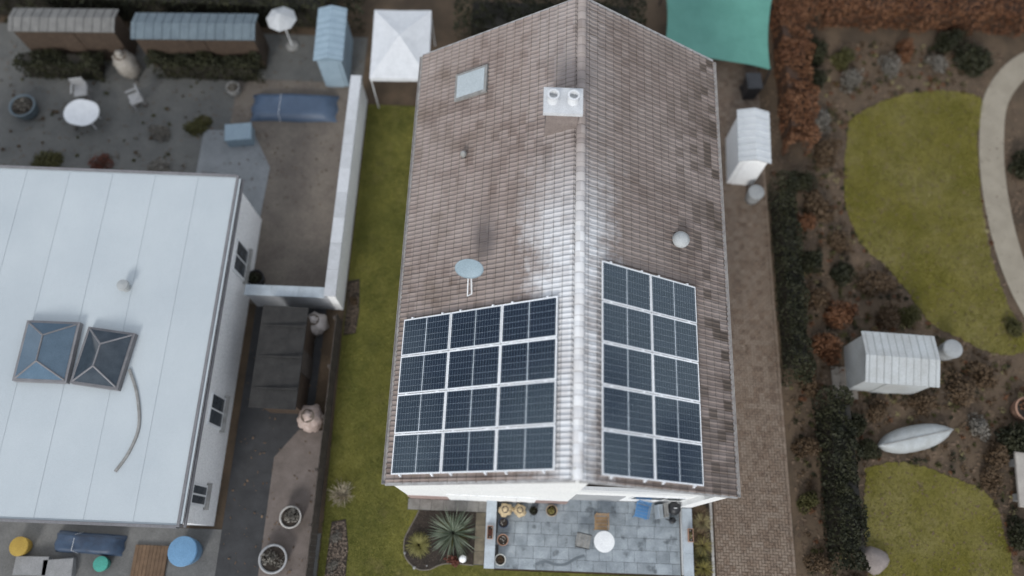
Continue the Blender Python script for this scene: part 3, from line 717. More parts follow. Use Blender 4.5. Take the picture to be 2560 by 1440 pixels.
hx = thing('red_leaf_plant', 'low dark red leafy plant at the front edge of the flower bed', 'plant', (-3.42, -6.83, .04))
quads('foliage', leaf_cloud(150, .40, .30, .22, .050, lumps=8, seed=4, aspect=.8, up=.9), LEAF['red'], hx)
twigs_mb(14, .3, rs, r_=.004).build('stems', TWIG, hx)
gl = thing('globe_lamp', 'white ball garden lamp standing in the flower bed', 'garden lamp', (-3.09, -6.74, .04))
MB().tube((0, 0, -.02), (0, 0, .10), .03, .03, 10).build('stake', BLACK, gl)
MB().lathe([(.02, .06), (.07, .07), (.11, .11), (.127, .18), (.11, .25), (.07, .29), (.02, .305)], 24).build('globe', GLOBE, gl, True)
for i, (x, y, r_) in enumerate(((-5.08, -6.62, .05), (-4.72, -7.08, .06), (-4.30, -7.0, .03))):
    s_ = MB().lathe([(r_ * .8, 0), (r_, r_ * .4), (r_ * .7, r_ * .9), (.005, r_ * 1.1)], 9, 0, 0, lambda a, z: 1 + .15 * math.sin(3 * a)).build('stone', GREYSTONE, None, True); s_.location = (x, y, .04)
    tag(s_, ('pale stone on the left edge of the curved flower bed', 'pale stone on the front edge of the curved flower bed', 'small pale pebble inside the flower bed near its front')[i], 'stone')
# bare shrub on the lawn
bs = thing('bare_shrub', 'leafless pale twiggy shrub with spreading branches on the lawn', 'shrub', (-7.38, -4.79, .02))
twigs_mb(60, .58, np.random.RandomState(8), r_=.009, fork=3, up=.75).build('branches', PALETWIG, bs)
twigs_mb(20, .35, np.random.RandomState(9), r_=.006, fork=2, up=.4).build('lower_branches', TWIG, bs)
# dry grasses in the strip by the drive
for i, (y, kind, n_) in enumerate(((-4.95, 'brown', 260), (-5.25, 'straw', 240), (-5.65, 'brown', 260), (-6.0, 'bloom', 220), (-6.35, 'olive', 240), (-6.75, 'bloom', 200), (-7.2, 'brown', 200))):
    t_ = thing('dry_grass_clump', ('brown grass clump nearest the house in the driveway bed', 'straw-coloured grass clump near the house in the driveway bed', 'matted brown grass clump beside the right trough planter', 'yellow-green grass clump just below the right trough planter', 'dark olive grass clump midway down the driveway bed', 'yellow-green grass clump at the bottom of the driveway bed', 'brown grass clump at the bottom edge of the driveway bed')[i], 'plant', (4.98 + (i % 2) * .1, y, .036), 0, 'dry grass clumps beside the driveway')
    struct(quads('blades', np.concatenate(strap_leaves(n_, .22, .46, .009, np.random.RandomState(30 + i), .1, 1.2, 1.3)), LEAF[kind], t_), 'stuff')
    struct(quads('dead_blades', np.concatenate(strap_leaves(130, .2, .42, .010, np.random.RandomState(60 + i), .0, .6, .8)), LEAF['brown' if kind != 'brown' else 'straw'], t_), 'stuff')
for i, y in enumerate((-5.9, -6.9)):
    pass

# pots on the patio
def pot(name, label, x, y, r_, h, mat, fill, z=.07):
    t_ = thing(name, label, 'plant pot', (x, y, z))
    MB().lathe([(r_ * .72, 0), (r_ * .95, h * .85), (r_ * 1.06, h * .88), (r_ * 1.06, h), (r_ * .92, h), (r_ * .88, h * .8), (.01, h * .8)], 28).build('pot_body', mat, t_, True)
    MB().lathe([(r_ * .87, h * .78), (r_ * .87, h * .86), (.02, h * .89)], 24).build('soil', SOIL, t_)
    fill(t_, r_, h); return t_
def fill_bulbs(seed, n=7, mat=None):
    def f(t_, r_, h):
        rs_ = np.random.RandomState(seed)
        for k in range(n):
            a = rs_.uniform(0, 6.28); q = r_ * .7 * math.sqrt(rs_.uniform(0, 1)); s_ = rs_.uniform(.014, .026)
            o_ = MB().lathe([(s_ * .7, 0), (s_, s_ * .6), (s_ * .6, s_ * 1.4), (.004, s_ * 1.8)], 8).build('bulb', mat or KERB, t_, True); o_.location = (q * math.cos(a), q * math.sin(a), h * .86)
    return f
def fill_leaf(kind, n=160, rr=1., hh=.25, size=.035):
    def f(t_, r_, h):
        o_ = quads('foliage', leaf_cloud(n, r_ * rr, r_ * rr, hh, size, seed=n, lumps=6), LEAF[kind], t_); o_.location = (0, 0, h * .85)
        twigs_mb(8, hh, np.random.RandomState(n), r_=.004).build('stems', TWIG, t_).location = (0, 0, h * .85)
    return f
pot('flower_pot', 'round dark blue glazed pot of bare soil next to the left low wall', -1.76, -5.52, .165, .30, BLUEGLAZE, fill_bulbs(1, 6))
pot('flower_pot', 'round terracotta pot with pale bulbs next to the left low wall', -1.76, -6.08, .185, .30, TERRA, fill_bulbs(2, 8))
pot('flower_pot', 'round white-rimmed pot with dead brown leaves at the front of the left low wall', -1.82, -6.72, .180, .30, CREAM, fill_leaf('brown', 120, .85, .10, .03))
pot('flower_pot', 'black pot with a dark withered plant close to the house wall', -.74, -5.09, .14, .26, BLACK, fill_leaf('evergreen', 140, 1.25, .22, .035))
pot('flower_pot', 'beige pot with a yellow-green plant close to the house wall', -.12, -5.06, .19, .30, M('beige_pot', (.42, .33, .22), (.35, .27, .18)), fill_leaf('bloom', 260, 1.0, .22, .035))
def wrapped(label, x, y, r_, h, mat, z=.07, tail=None, seed=0):
    t_ = thing('wrapped_plant', label, 'plant', (x, y, z))
    rs_ = np.random.RandomState(seed); ph = rs_.uniform(0, 6, 4)
    wob = lambda a, zz: 1 + .10 * math.sin(5 * a + ph[0] + zz * 6) + .06 * math.sin(9 * a + ph[1] - zz * 9) + .05 * math.sin(2 * a + ph[2])
    MB().lathe([(r_ * .75, 0), (r_ * .95, h * .2), (r_, h * .5), (r_ * .85, h * .75), (r_ * .45, h * .92), (r_ * .18, h), (r_ * .3, h * 1.08), (r_ * .05, h * 1.1)], 30, 0, 0, wob).build('fleece_wrap', mat, t_, True)
    MB().lathe([(r_ * .5, h * .9), (r_ * .53, h * .93), (r_ * .3, h * .95)], 18).build('tie', TWIG, t_)
    if tail: MB().add([(r_ * .6, -.05, h * .5), (r_ * 1.9, -.01, h * .3), (r_ * 1.85, .06, h * .34), (r_ * .6, .14, h * .6), (r_ * .6, .04, h * .72)], [(0, 1, 4), (1, 2, 4), (2, 3, 4), (0, 3, 2, 1)]).build('loose_fleece', mat, t_)
    return t_
wrapped('beige fleece-wrapped plant in the corner of low wall and house, fleece trailing right', -1.72, -5.10, .23, .62, FLEECE, tail=True, seed=1)
wrapped('round beige fleece-wrapped plant right of its twin in the patio corner', -1.21, -5.10, .215, .58, FLEECE, seed=2)
# troughs on the copings
def trough(label, x, y, lx, ly, mat, kind, z=.506):
    t_ = thing('planter_trough', label, 'planter', (x, y, z)); w_ = .018
    MB().box(-lx, lx, -ly, -ly + w_, 0, .15).box(-lx, lx, ly - w_, ly, 0, .15).box(-lx, -lx + w_, -ly + w_, ly - w_, 0, .15).box(lx - w_, lx, -ly + w_, ly - w_, 0, .15).build('trough_box', mat, t_)
    MB().box(-lx + w_, lx - w_, -ly + w_, ly - w_, .004, .12).build('soil', SOIL, t_)
    o_ = quads('foliage', leaf_cloud(90, lx * .75, ly * .8, .07, .022, seed=int(x * 10 + 60), lumps=5), LEAF[kind], t_); o_.location = (0, 0, .12)
    for k in range(3): MB().lathe([(.014, 0), (.02, .012), (.004, .03)], 8).build('pebble', KERB, t_, True).location = (random.uniform(-lx, lx) * .5, (k - 1) * ly * .7, .12)
trough('terracotta trough planter with reddish seedlings on the left coping', -2.20, -5.86, .095, .215, TERRA, 'red')
trough('terracotta trough planter with dry yellow plants on the right coping', 4.57, -5.70, .085, .215, TERRA, 'straw')

# garden furniture in the middle of the patio
tb = thing('garden_table', 'small round white garden table in the middle of the patio', 'table', (1.63, -6.02, .073))
MB().lathe([(.33, .70), (.345, .705), (.345, .725), (.33, .73)], 30).build('table_top', TRIM, tb)
MB().tube((0, 0, .03), (0, 0, .70), .03, .025, 10).build('pedestal', TRIM, tb)
for k in range(3): MB().tube((0, 0, .06), (.26 * math.cos(k * 2.094), .26 * math.sin(k * 2.094), .012), .018, .012, 6).build('foot', TRIM, tb)
def chair(label, x, y, rz, mat, frame_m):
    t_ = thing('garden_chair', label, 'chair', (x, y, .073), rz, 'chairs on the patio')
    for k in range(4): MB().slab(-.22, .22, -.215 + k * .11, -.115 + k * .11, .42, .445, .004).build('seat_slat', mat, t_)
    for k in range(3): MB().box(-.22, .22, .235 + k * .025, .255 + k * .025, .53 + k * .12, .62 + k * .12).build('back_slat', mat, t_)
    for sx in (-1, 1):
        MB().tube((sx * .20, -.20, 0), (sx * .20, -.20, .42), .014).build('leg', frame_m, t_)
        MB().tube((sx * .20, .22, 0), (sx * .20, .22, .45), .014).tube((sx * .20, .22, .45), (sx * .20, .31, .90), .014).build('leg', frame_m, t_)
        MB().tube((sx * .23, -.2, .64), (sx * .23, .27, .64), .016).tube((sx * .23, -.2, .42), (sx * .23, -.2, .64), .012).build('armrest', frame_m, t_)
chair('orange-brown wooden garden chair behind the round white table', 1.56, -5.42, 0., WOOD, WOOD)
chair('dark grey garden chair left of the round white table', .98, -6.02, R(80), GREYSTONE, BLACK)
chair('blue garden chair under the balcony', 2.95, -4.98, R(-12), BRIGHTBLUE, BRIGHTBLUE)
bb = thing('kettle_barbecue', 'black kettle barbecue under the balcony at the right end of the patio', 'barbecue', (4.0, -4.86, .073))
MB().lathe([(.05, .52), (.17, .56), (.22, .66), (.225, .72), (.23, .73), (.20, .82), (.10, .90), (.02, .92)], 22).build('kettle', BLACK, bb, True)
for k in range(3): MB().tube((.16 * math.cos(k * 2.094 + .5), .16 * math.sin(k * 2.094 + .5), .58), (.24 * math.cos(k * 2.094 + .5), .24 * math.sin(k * 2.094 + .5), .0), .011).build('leg', BLACK, bb)
MB().tube((-.05, 0, .95), (.05, 0, .95), .012).tube((-.05, 0, .9), (-.05, 0, .95), .008).tube((.05, 0, .9), (.05, 0, .95), .008).build('lid_handle', ALU, bb)
wc = thing('watering_can', 'black watering can on the patio in front of the barbecue', 'watering can', (4.06, -5.22, .073))
MB().lathe([(.10, 0), (.11, .02), (.10, .2), (.06, .23), (.05, .21)], 18).build('can_body', BLACK, wc)
MB().tube((-.08, 0, .06), (-.26, .03, .24), .018, .012).build('spout', BLACK, wc)
MB().path([(.06, 0, .22), (.10, 0, .29), (.15, 0, .24), (.11, 0, .08)], .010).build('handle', BLACK, wc)
for k, (x, y) in enumerate(((3.52, -4.95), (3.70, -4.9))):
    t_ = thing('folded_chair', ('pale folded chair leaning under the balcony, nearer the blue chair', 'pale folded chair leaning under the balcony, nearer the barbecue')[k], 'folded chair', (x, y, .073), R(4), 'folded chairs under the balcony')
    for s_ in range(5): MB().box(-.005 + s_ * .03 - .06, .012 + s_ * .03 - .06, -.24, .20, .05 + s_ * .01, .86).build('slat', GREYSTONE if k else CAP, t_)

# ------------------------------------------------------------------ left neighbour: flat-roofed building
GREYGL = M('window_glass', (.05, .058, .066), (.075, .085, .095), rough=.08, bmp=0)
fb = thing('flat_roofed_building', 'low white building with a large pale flat roof', 'building', (-16.5, -.2, 0))
X0, X1, Y0, Y1 = -8.5, 4.95, -5.95, 5.85
MB().box(X0 + .15, X1 - .15, Y0 + .15, Y1 - .15, 0, 3.28).build('wall', WHITE, fb)
MB().box(X0 + .05, X1 - .05, Y0 + .05, Y1 - .05, 3.283, 3.44).build('roof', MEMBRANE, fb)
rf_ = [c for c in fb.children if c.name.startswith('roof')][0]
for k in range(9):
    MB().box(X0 + .1 + k * 1.5, X0 + .1 + k * 1.5 + 1.46, Y0 + .1, Y1 - .1, 3.441, 3.449 + (k % 2) * .002).build('membrane_sheet', MEMBRANE, rf_)
fs_ = MB().box(X1 - .045, X1 + .04, Y0, Y1, 3.22, 3.49).box(X0 - .04, X0 + .045, Y0, Y1, 3.22, 3.49).box(X0 + .047, X1 - .047, Y0 - .04, Y0 + .045, 3.22, 3.488).box(X0 + .047, X1 - .047, Y1 - .045, Y1 + .04, 3.22, 3.488).build('fascia', FASCIA, fb)
MB().tube((X1 + .10, Y0, 3.2), (X1 + .10, Y1, 3.2), .055, .055, 8).build('gutter', FASCIA, fb)
for y, hh, z0 in ((-2.1, .55, .95), (3.4, .6, 1.0), (-4.9, .35, 1.3)):
    f_ = MB().box(X1 - .148, X1 - .10, y - hh, y + hh, z0, z0 + 1.25).build('window', TRIM, fb)
    for a_, b_ in ((y - hh + .08, y - .03), (y + .03, y + hh - .08)): MB().box(X1 - .098, X1 - .09, a_, b_, z0 + .08, z0 + 1.17).build('pane', GREYGL, f_)
    MB().slab(X1 - .148, X1 + .02, y - hh - .08, y + hh + .08, z0 - .07, z0 - .003).build('sill', GREYSTONE, f_)
MB().lathe([(.14, 3.45), (.14, 3.7), (.2, 3.72), (.18, 3.8), (.02, 3.84)], 16, 1.9, 1.55).build('vent_cowl', PALEROOF, fb)
def rooflight(label, x, y, hx_, hy_, mat, peak, rz=0.):
    t_ = thing('rooflight', label, 'rooflight', (x, y, 3.452), rz, 'rooflights on the flat roof')
    MB().box(-hx_ - .08, hx_ + .08, -hy_ - .08, hy_ + .08, 0, .22).build('kerb', FASCIA, t_)
    a = [(-hx_, -hy_, .23), (hx_, -hy_, .23), (hx_, hy_, .23), (-hx_, hy_, .23)]; p1 = (0, -hy_ + peak, .62); p2 = (0, hy_ - peak, .62)
    for vs_, fs in (([a[0], a[1], p1], [(0, 1, 2)]), ([a[2], a[3], p2], [(0, 1, 2)]), ([a[1], a[2], p2, p1], [(0, 1, 2, 3)]), ([a[3], a[0], p1, p2], [(0, 1, 2, 3)])):
        MB().add(vs_, fs).build('pane', mat, t_)
    bars = MB()
    for q, e in ((a[0], p1), (a[1], p1), (a[2], p2), (a[3], p2), (p1, p2)): bars.tube(q, e, .03, .03, 5)
    bars.build('glazing_bars', FASCIA, t_)
rooflight('blue-grey glass roof lantern on the flat roof, the left one', -16.62, -.95, .78, .92, ROOFGLASS, .5)
rooflight('darker glass roof lantern on the flat roof, the right one', -14.78, -1.10, .70, .86, M('dark_roof_glass', (.030, .042, .055), (.05, .065, .08), rough=.1, bmp=0), .5, R(-6))
cb = MB().path([(x, y, 3.475) for x, y in smoothpts([(-13.95, -1.4), (-13.55, -2.2), (-13.3, -3.2), (-13.45, -4.0), (-13.75, -4.6)], 5)], .05, 6).build('roof_cable', GREYSTONE)
tag(cb, 'grey hose curving over the flat roof away from the dark roof lantern', 'hose')

# felt-roofed shed in the alley
sd2 = thing('lean_to_shed', 'dark felt-roofed lean-to shed in the alley next to the white garden wall', 'shed', (-9.75, -.42, 0))
MB().box(-.55, .72, -1.62, 1.62, 0, 1.88).build('wall', DARKWOOD_AND_SHADE, sd2)
q = [(-.70, -1.8, 2.02), (.85, -1.8, 1.9), (.85, 1.8, 1.9), (-.70, 1.8, 2.02)]
MB().add(q + [(x, y, z + .06) for x, y, z in q], [(0, 3, 2, 1), (4, 5, 6, 7), (0, 1, 5, 4), (1, 2, 6, 5), (2, 3, 7, 6), (3, 0, 4, 7)]).build('roof', FELT, sd2)
for k in range(3): MB().box(-.70, .86, -1.15 + k * 1.1, -1.10 + k * 1.1, 2.03, 2.085).build('batten', FELT, sd2)
MB().box(.722, .76, -.4, .4, .02, 1.8).build('door', FENCEM, sd2)

# white garden wall (L-shaped) round the courtyard
gw = thing('garden_wall', 'L-shaped white rendered garden wall around the courtyard', 'wall', (-8.25, 6.5, 0))
MB().box(-.14, .14, -4.55, 4.6, 0, 1.72).build('wall_run', WHITE, gw)
MB().box(-3.1, -.142, -4.55, -4.27, 0, 1.52).build('wall_run', M('grey_render', (.42, .43, .45), (.36, .37, .38)), gw)
for k in range(9): MB().slab(-.22, .20, -4.6 + k * 1.023, -4.6 + k * 1.023 + 1.018, 1.721, 1.78).build('coping', M('white_coping', (.52, .53, .545), (.46, .47, .48), rough=.8), gw)
for k in range(3): MB().slab(-3.12 + k * .965, -3.12 + k * .965 + .96, -4.61, -4.21, 1.521, 1.575).build('coping', CAP, gw)

# board fence along the lawn
fn = thing('board_fence', 'dark weathered board fence along the left edge of the lawn', 'fence', (-8.12, -3.0, 0))
fb_me = None
for k in range(62):
    yy = -6.6 + k * .182
    if yy > 4.5: break
    h_ = random.uniform(.95, 1.02)
    o_ = MB().box(-.012, .012, .003, .176, 0, 1).build('board', FENCEM, fn) if fb_me is None else link('board', fb_me, FENCEM, fn)
    fb_me = o_.data; o_.location = (random.uniform(-.006, .006), yy, .03); o_.scale = (1, 1, h_)
for k in range(7): MB().box(-.10, -.014, -6.5 + k * 1.8, -6.41 + k * 1.8, 0, 1.06).build('post', FENCEM, fn)
MB().box(-.05, -.014, -6.6, 4.45, .25, .33).box(-.05, -.014, -6.6, 4.45, .78, .86).build('rails', FENCEM, fn)

# things in the courtyard and alley
def tarp_block(name, label, cat, x, y, hx_, hy_, h, mat, rz=0., seed=0, sag=.04):
    t_ = thing(name, label, cat, (x, y, .03), rz); rs_ = np.random.RandomState(seed); nx, ny = 15, 9; mb = MB(); v = []
    ph = rs_.uniform(0, 6, 6)
    for i in range(nx):
        for j in range(ny):
            u, w_ = i / (nx - 1) * 2 - 1, j / (ny - 1) * 2 - 1
            e = max(abs(u), abs(w_)); z = h * (1 if e < .8 else max(.02, 1 - ((e - .8) / .2) ** 1.5 * .98))
            z += sag * (math.sin(4 * u + ph[0]) * math.cos(3 * w_ + ph[1]) + .5 * math.sin(9 * u + ph[2] + 4 * w_)) * (1 if e < .95 else .2)
            v.append((u * hx_ * (1 + .03 * math.sin(6 * w_ + ph[3])), w_ * hy_ * (1 + .03 * math.sin(5 * u + ph[4])), max(z, .01)))
    mb.add(v, [(i * ny + j, (i + 1) * ny + j, (i + 1) * ny + j + 1, i * ny + j + 1) for i in range(nx - 1) for j in range(ny - 1)])
    mb.build('sheet', mat, t_, True)
    MB().box(-hx_ * .75, hx_ * .75, -hy_ * .72, hy_ * .72, 0, h * .85).build('stack', DARKWOOD_AND_SHADE, t_)
    MB().path([(-hx_ * .3, -hy_ * 1.02, .03), (-hx_ * .3, -hy_ * .75, h + .03), (-hx_ * .3, hy_ * .75, h + .03), (-hx_ * .3, hy_ * 1.02, .03)], .008, 5).build('cord', TRIM, t_)
    return t_
tarp_block('covered_pool', 'long blue tarpaulin cover at the far end of the courtyard', 'tarpaulin', -11.05, 10.55, 1.75, .62, .35, BLUETARP, R(1.5), 1, .02)
def tub(name, label, cat, x, y, r_, h, mat, fill=None, z=.03, kind='olive'):
    t_ = thing(name, label, cat, (x, y, z))
    MB().lathe([(r_ * .8, 0), (r_ * .97, h * .5), (r_, h * .9), (r_ * 1.05, h * .93), (r_ * 1.05, h), (r_ * .9, h), (r_ * .88, h * .85), (.02, h * .85)], 24).build('tub_body', mat, t_, True)
    if fill == 'water': MB().lathe([(r_ * .87, h * .83), (r_ * .87, h * .88), (.01, h * .88)], 20).build('water', DARKGLASS, t_)
    elif fill == 'lid': MB().lathe([(r_ * 1.02, h * 1.002), (r_ * 1.02, h * 1.04), (r_ * .5, h * 1.09), (.01, h * 1.1)], 24).build('lid', mat, t_)
    else:
        MB().lathe([(r_ * .87, h * .8), (r_ * .87, h * .9), (.01, h * .92)], 20).build('soil', SOIL, t_)
        q_ = quads('foliage', leaf_cloud(220, r_ * 1.0, r_ * 1.0, r_ * .9, .05, seed=int(abs(x * 7))), LEAF[kind], t_); q_.location = (0, 0, h * .88)
    return t_
tub('plant_tub', 'dark round tub at the near left corner of the courtyard', 'plant pot', -11.45, 2.95, .30, .45, BLACK, kind='evergreen')
tub('plant_tub', 'grey tub with a grey plant left of the blue cover', 'plant pot', -13.6, 11.2, .26, .42, GREYSTONE, kind='grey')
wrapped('pinkish fleece-wrapped plant at the corner of the white garden wall', -8.95, 1.25, .40, .95, M('pale_fleece', (.46, .42, .40), (.36, .32, .30), sc=6), .04, seed=5)
wrapped('pinkish fleece-wrapped plant beside the dark felt-roofed shed', -8.72, -2.25, .46, 1.0, PINKFLEECE, .04, seed=6)
tub('plant_tub', 'pale grey stone tub on the pinkish gravel path, nearer the house', 'plant pot', -9.0, -5.62, .36, .45, KERB, kind='grey', z=.046)
tub('plant_tub', 'pale oval stone tub at the bottom of the gravel path', 'plant pot', -9.42, -6.98, .46, .40, M('pale_stone', (.40, .40, .40), (.33, .33, .33)), kind='grey', z=.046)
bx = thing('storage_box', 'pale blue garden storage box at the edge of the pale terrace', 'box', (-13.0, 9.05, .045), R(8))
MB().slab(-.5, .5, -.35, .35, 0, .5, .02).build('box_body', PALEBLUE, bx); MB().slab(-.53, .53, -.38, .38, .502, .56, .02).build('lid', PALEBLUE, bx)

# front yard lower left
tarp_block('covered_stack', 'dark blue tarpaulin over a stack below the flat roof', 'tarpaulin', -15.75, -6.72, 1.15, .34, .5, M('navy_tarpaulin', (.040, .070, .120), (.030, .045, .075), rough=.5), R(-2), 3)
tub('water_barrel', 'bright blue round barrel with lid near the corner of the flat-roofed building', 'barrel', -12.3, -6.85, .46, .85, M('barrel_blue', (.130, .255, .40), (.115, .23, .365), rough=.4, bmp=0), 'lid', .02)
tub('garden_bucket', 'green bucket in the lower left yard', 'bucket', -15.15, -7.35, .24, .32, TEALPL, 'lid', .02)
tub('garden_bucket', 'yellow bucket in the lower left corner of the yard', 'bucket', -17.95, -6.9, .30, .4, YELLOW, 'lid', .02)
dk = thing('timber_deck', 'small brown timber deck at the lower left beside the blue barrel', 'decking', (-13.65, -7.9, .02))
for k in range(9): MB().slab(-.55 + k * .125, -.43 + k * .125, -1.2, 1.2, 0, .1, .006).build('plank', DECK, dk)
for i, (x, y, s_) in enumerate(((-17.5, -7.5, .55), (-16.6, -7.55, .5))):
    p_ = thing('paving_stack', ('pale grey stack of slabs by the yellow bucket', 'pale grey stack of slabs nearer the green bucket')[i], 'slab stack', (x, y, .02), R(8 * i), 'stacks of slabs in the yard')
    for k in range(4): MB().slab(-s_, s_, -.3, .3, k * .06 + .001, k * .06 + .058).build('slab', M('pale_slab', (.235, .235, .235), (.19, .19, .19)), p_).rotation_euler = (0, 0, random.uniform(-.05, .05))

# ------------------------------------------------------------------ behind, upper left
def shed(name, label, x, y, hx_, hy_, h, rise, wallm, roofm, rz=0., ribs=0, along='x'):
    t_ = thing(name, label, 'shed', (x, y, 0), rz)
    a, b = hx_ - .1, hy_ - .1
    MB().box(-a, a, -b, b, 0, h).build('wall', wallm, t_)
    if along == 'x':
        P = [(-hx_, -hy_, h), (hx_, -hy_, h), (hx_, 0, h + rise), (-hx_, 0, h + rise), (hx_, hy_, h), (-hx_, hy_, h)]
        F = [(0, 1, 2, 3), (3, 2, 4, 5)]; g1 = [(-a, -b, h), (-a, b, h), (-a, 0, h + rise * .93)]; g2 = [(a, -b, h), (a, b, h), (a, 0, h + rise * .93)]
    else:
        P = [(-hx_, -hy_, h), (0, -hy_, h + rise), (0, hy_, h + rise), (-hx_, hy_, h), (hx_, -hy_, h), (hx_, hy_, h)]
        F = [(0, 1, 2, 3), (1, 4, 5, 2)]; g1 = [(-a, -b, h), (a, -b, h), (0, -b, h + rise * .93)]; g2 = [(-a, b, h), (a, b, h), (0, b, h + rise * .93)]
    MB().add(g1, [(0, 1, 2)]).add(g2, [(0, 1, 2)]).build('gable_end', wallm, t_)
    k = len(P)
    rf2 = MB().add([(x_, y_, z_ + .05) for x_, y_, z_ in P] + P, F + [tuple(i + k for i in f[::-1]) for f in F]).build('roof', roofm, t_)
    for i in range(ribs):
        for F_ in F:
            q0, q1, q2, q3 = [Vector(P[j]) + Vector((0, 0, .06)) for j in F_]
            f_ = (i + .5) / ribs
            if along == 'x': A_, B_ = q0.lerp(q1, f_), q3.lerp(q2, f_)
            else: A_, B_ = q0.lerp(q3, f_), q1.lerp(q2, f_)
            MB().tube(A_, B_, .022, .022, 4).build('roof_rib', roofm, rf2)
    MB().box(-.35, .35, -b - .03, -b - .003, .02, min(1.85, h - .05)).build('door', wallm, t_)
    return t_
shed('garden_shed', 'long low blue-grey sheet-roofed shed behind the flat-roofed building', -14.85, 12.9, 2.45, .62, 2.0, .18, DARKWOOD_AND_SHADE, SLATEBLUE, R(2), 14)
shed('garden_shed', 'long grey sheet-roofed shed in the upper left corner', -20.1, 12.95, 2.1, .55, 2.0, .15, DARKWOOD_AND_SHADE, GREYSHEET, R(2), 12)
shed('garden_shed', 'narrow pale blue garden shed behind the courtyard', -9.45, 12.85, .58, 1.25, 1.9, .2, PALEBLUE, PALEBLUE, R(2), 8, 'y')
gz = thing('gazebo', 'white fabric gazebo with pyramid top at the far left corner of the house', 'gazebo', (-6.55, 12.35, 0), R(2))
hx_, hy_ = 1.14, 1.6; ap = (0, 0, 2.75)
for a, b in (((-hx_, -hy_), (hx_, -hy_)), ((hx_, -hy_), (hx_, hy_)), ((hx_, hy_), (-hx_, hy_)), ((-hx_, hy_), (-hx_, -hy_))):
    cx_, cy_ = (a[0] + b[0]) / 2, (a[1] + b[1]) / 2
    MB().add([(*a, 2.2), (*b, 2.2), ap, (cx_ * .5, cy_ * .5, 2.43), (cx_, cy_, 2.17), (*a, 2.0), (*b, 2.0), (cx_, cy_, 1.98)], [(0, 4, 3), (4, 1, 3), (0, 3, 2), (3, 1, 2), (0, 5, 7, 4), (4, 7, 6, 1)]).build('canopy_panel', M('white_canvas', (.66, .67, .68), (.60, .61, .62), rough=.8), gz)
for sx in (-1, 1):
    for sy in (-1, 1): MB().tube((sx * hx_ * .97, sy * hy_ * .97, 0), (sx * hx_ * .97, sy * hy_ * .97, 2.18), .025).build('leg', TRIM, gz)
ps = thing('parasol', 'closed-up round white parasol beside the pale blue shed', 'parasol', (-11.55, 13.6, 0))
MB().tube((0, 0, 0), (0, 0, 2.1), .022).build('pole', TRIM, ps); MB().lathe([(.25, 0), (.25, .08), (.05, .1)], 16).build('base', GREYSTONE, ps)
v = [(0, 0, 2.15)] + [(.62 * math.cos(k * math.pi / 4), .62 * math.sin(k * math.pi / 4), 1.8) for k in range(8)]
for k in range(8): MB().add([v[0], v[1 + k], v[1 + (k + 1) % 8]], [(0, 1, 2)]).build('canopy_panel', M('grey_canvas', (.46, .47, .475), (.40, .41, .415), rough=.85), ps)
def white_chair(label, x, y, rz, mat):
    t_ = thing('garden_chair', label, 'chair', (x, y, .02), rz, 'garden chairs in the back yard')
    MB().slab(-.26, .26, -.25, .25, .40, .44, .01).build('seat', mat, t_); MB().slab(-.26, .26, .23, .28, .45, .92, .01).build('backrest', mat, t_)
    for sx in (-1, 1):
        for sy in (-1, 1): MB().tube((sx * .24, sy * .22, 0), (sx * .22, sy * .2, .40), .02).build('leg', mat, t_)
        MB().slab(sx * .27 - .03, sx * .27 + .03, -.25, .26, .62, .65, .006).build('armrest', mat, t_)
WCH = M('white_plastic', (.62, .63, .64), (.56, .57, .58), rough=.5, bmp=0)
white_chair('white plastic garden chair behind the flat roof, the far one', -19.75, 10.75, R(10), M('grey_plastic', (.34, .34, .34), (.3, .3, .3)))
white_chair('grey garden chair behind the flat roof, right of the white table', -17.45, 10.5, R(-60), M('grey_plastic', (.34, .34, .34), (.3, .3, .3)))
ot = thing('garden_table', 'white oval garden table behind the flat roof', 'table', (-19.3, 9.55, .02), R(-10))
MB().lathe([(.55, .70), (.57, .71), (.57, .73), (.55, .74)], 26, 0, 0, lambda a, z: 1 + .25 * abs(math.cos(a))).build('table_top', WCH, ot)
for sx in (-1, 1):
    for sy in (-1, 1): MB().tube((sx * .35, sy * .25, .0), (sx * .3, sy * .2, .7), .025).build('leg', WCH, ot)
wrapped('beige fleece-wrapped plant between the two long sheds', -18.05, 12.0, .48, 1.25, M('sand_fleece', (.34, .315, .28), (.27, .24, .20), sc=6), .02, seed=9)
tub('plant_tub', 'grey-blue tub with a pale plant at the left edge behind the flat roof', 'plant pot', -21.9, 9.9, .5, .5, SLATEBLUE, kind='grey')

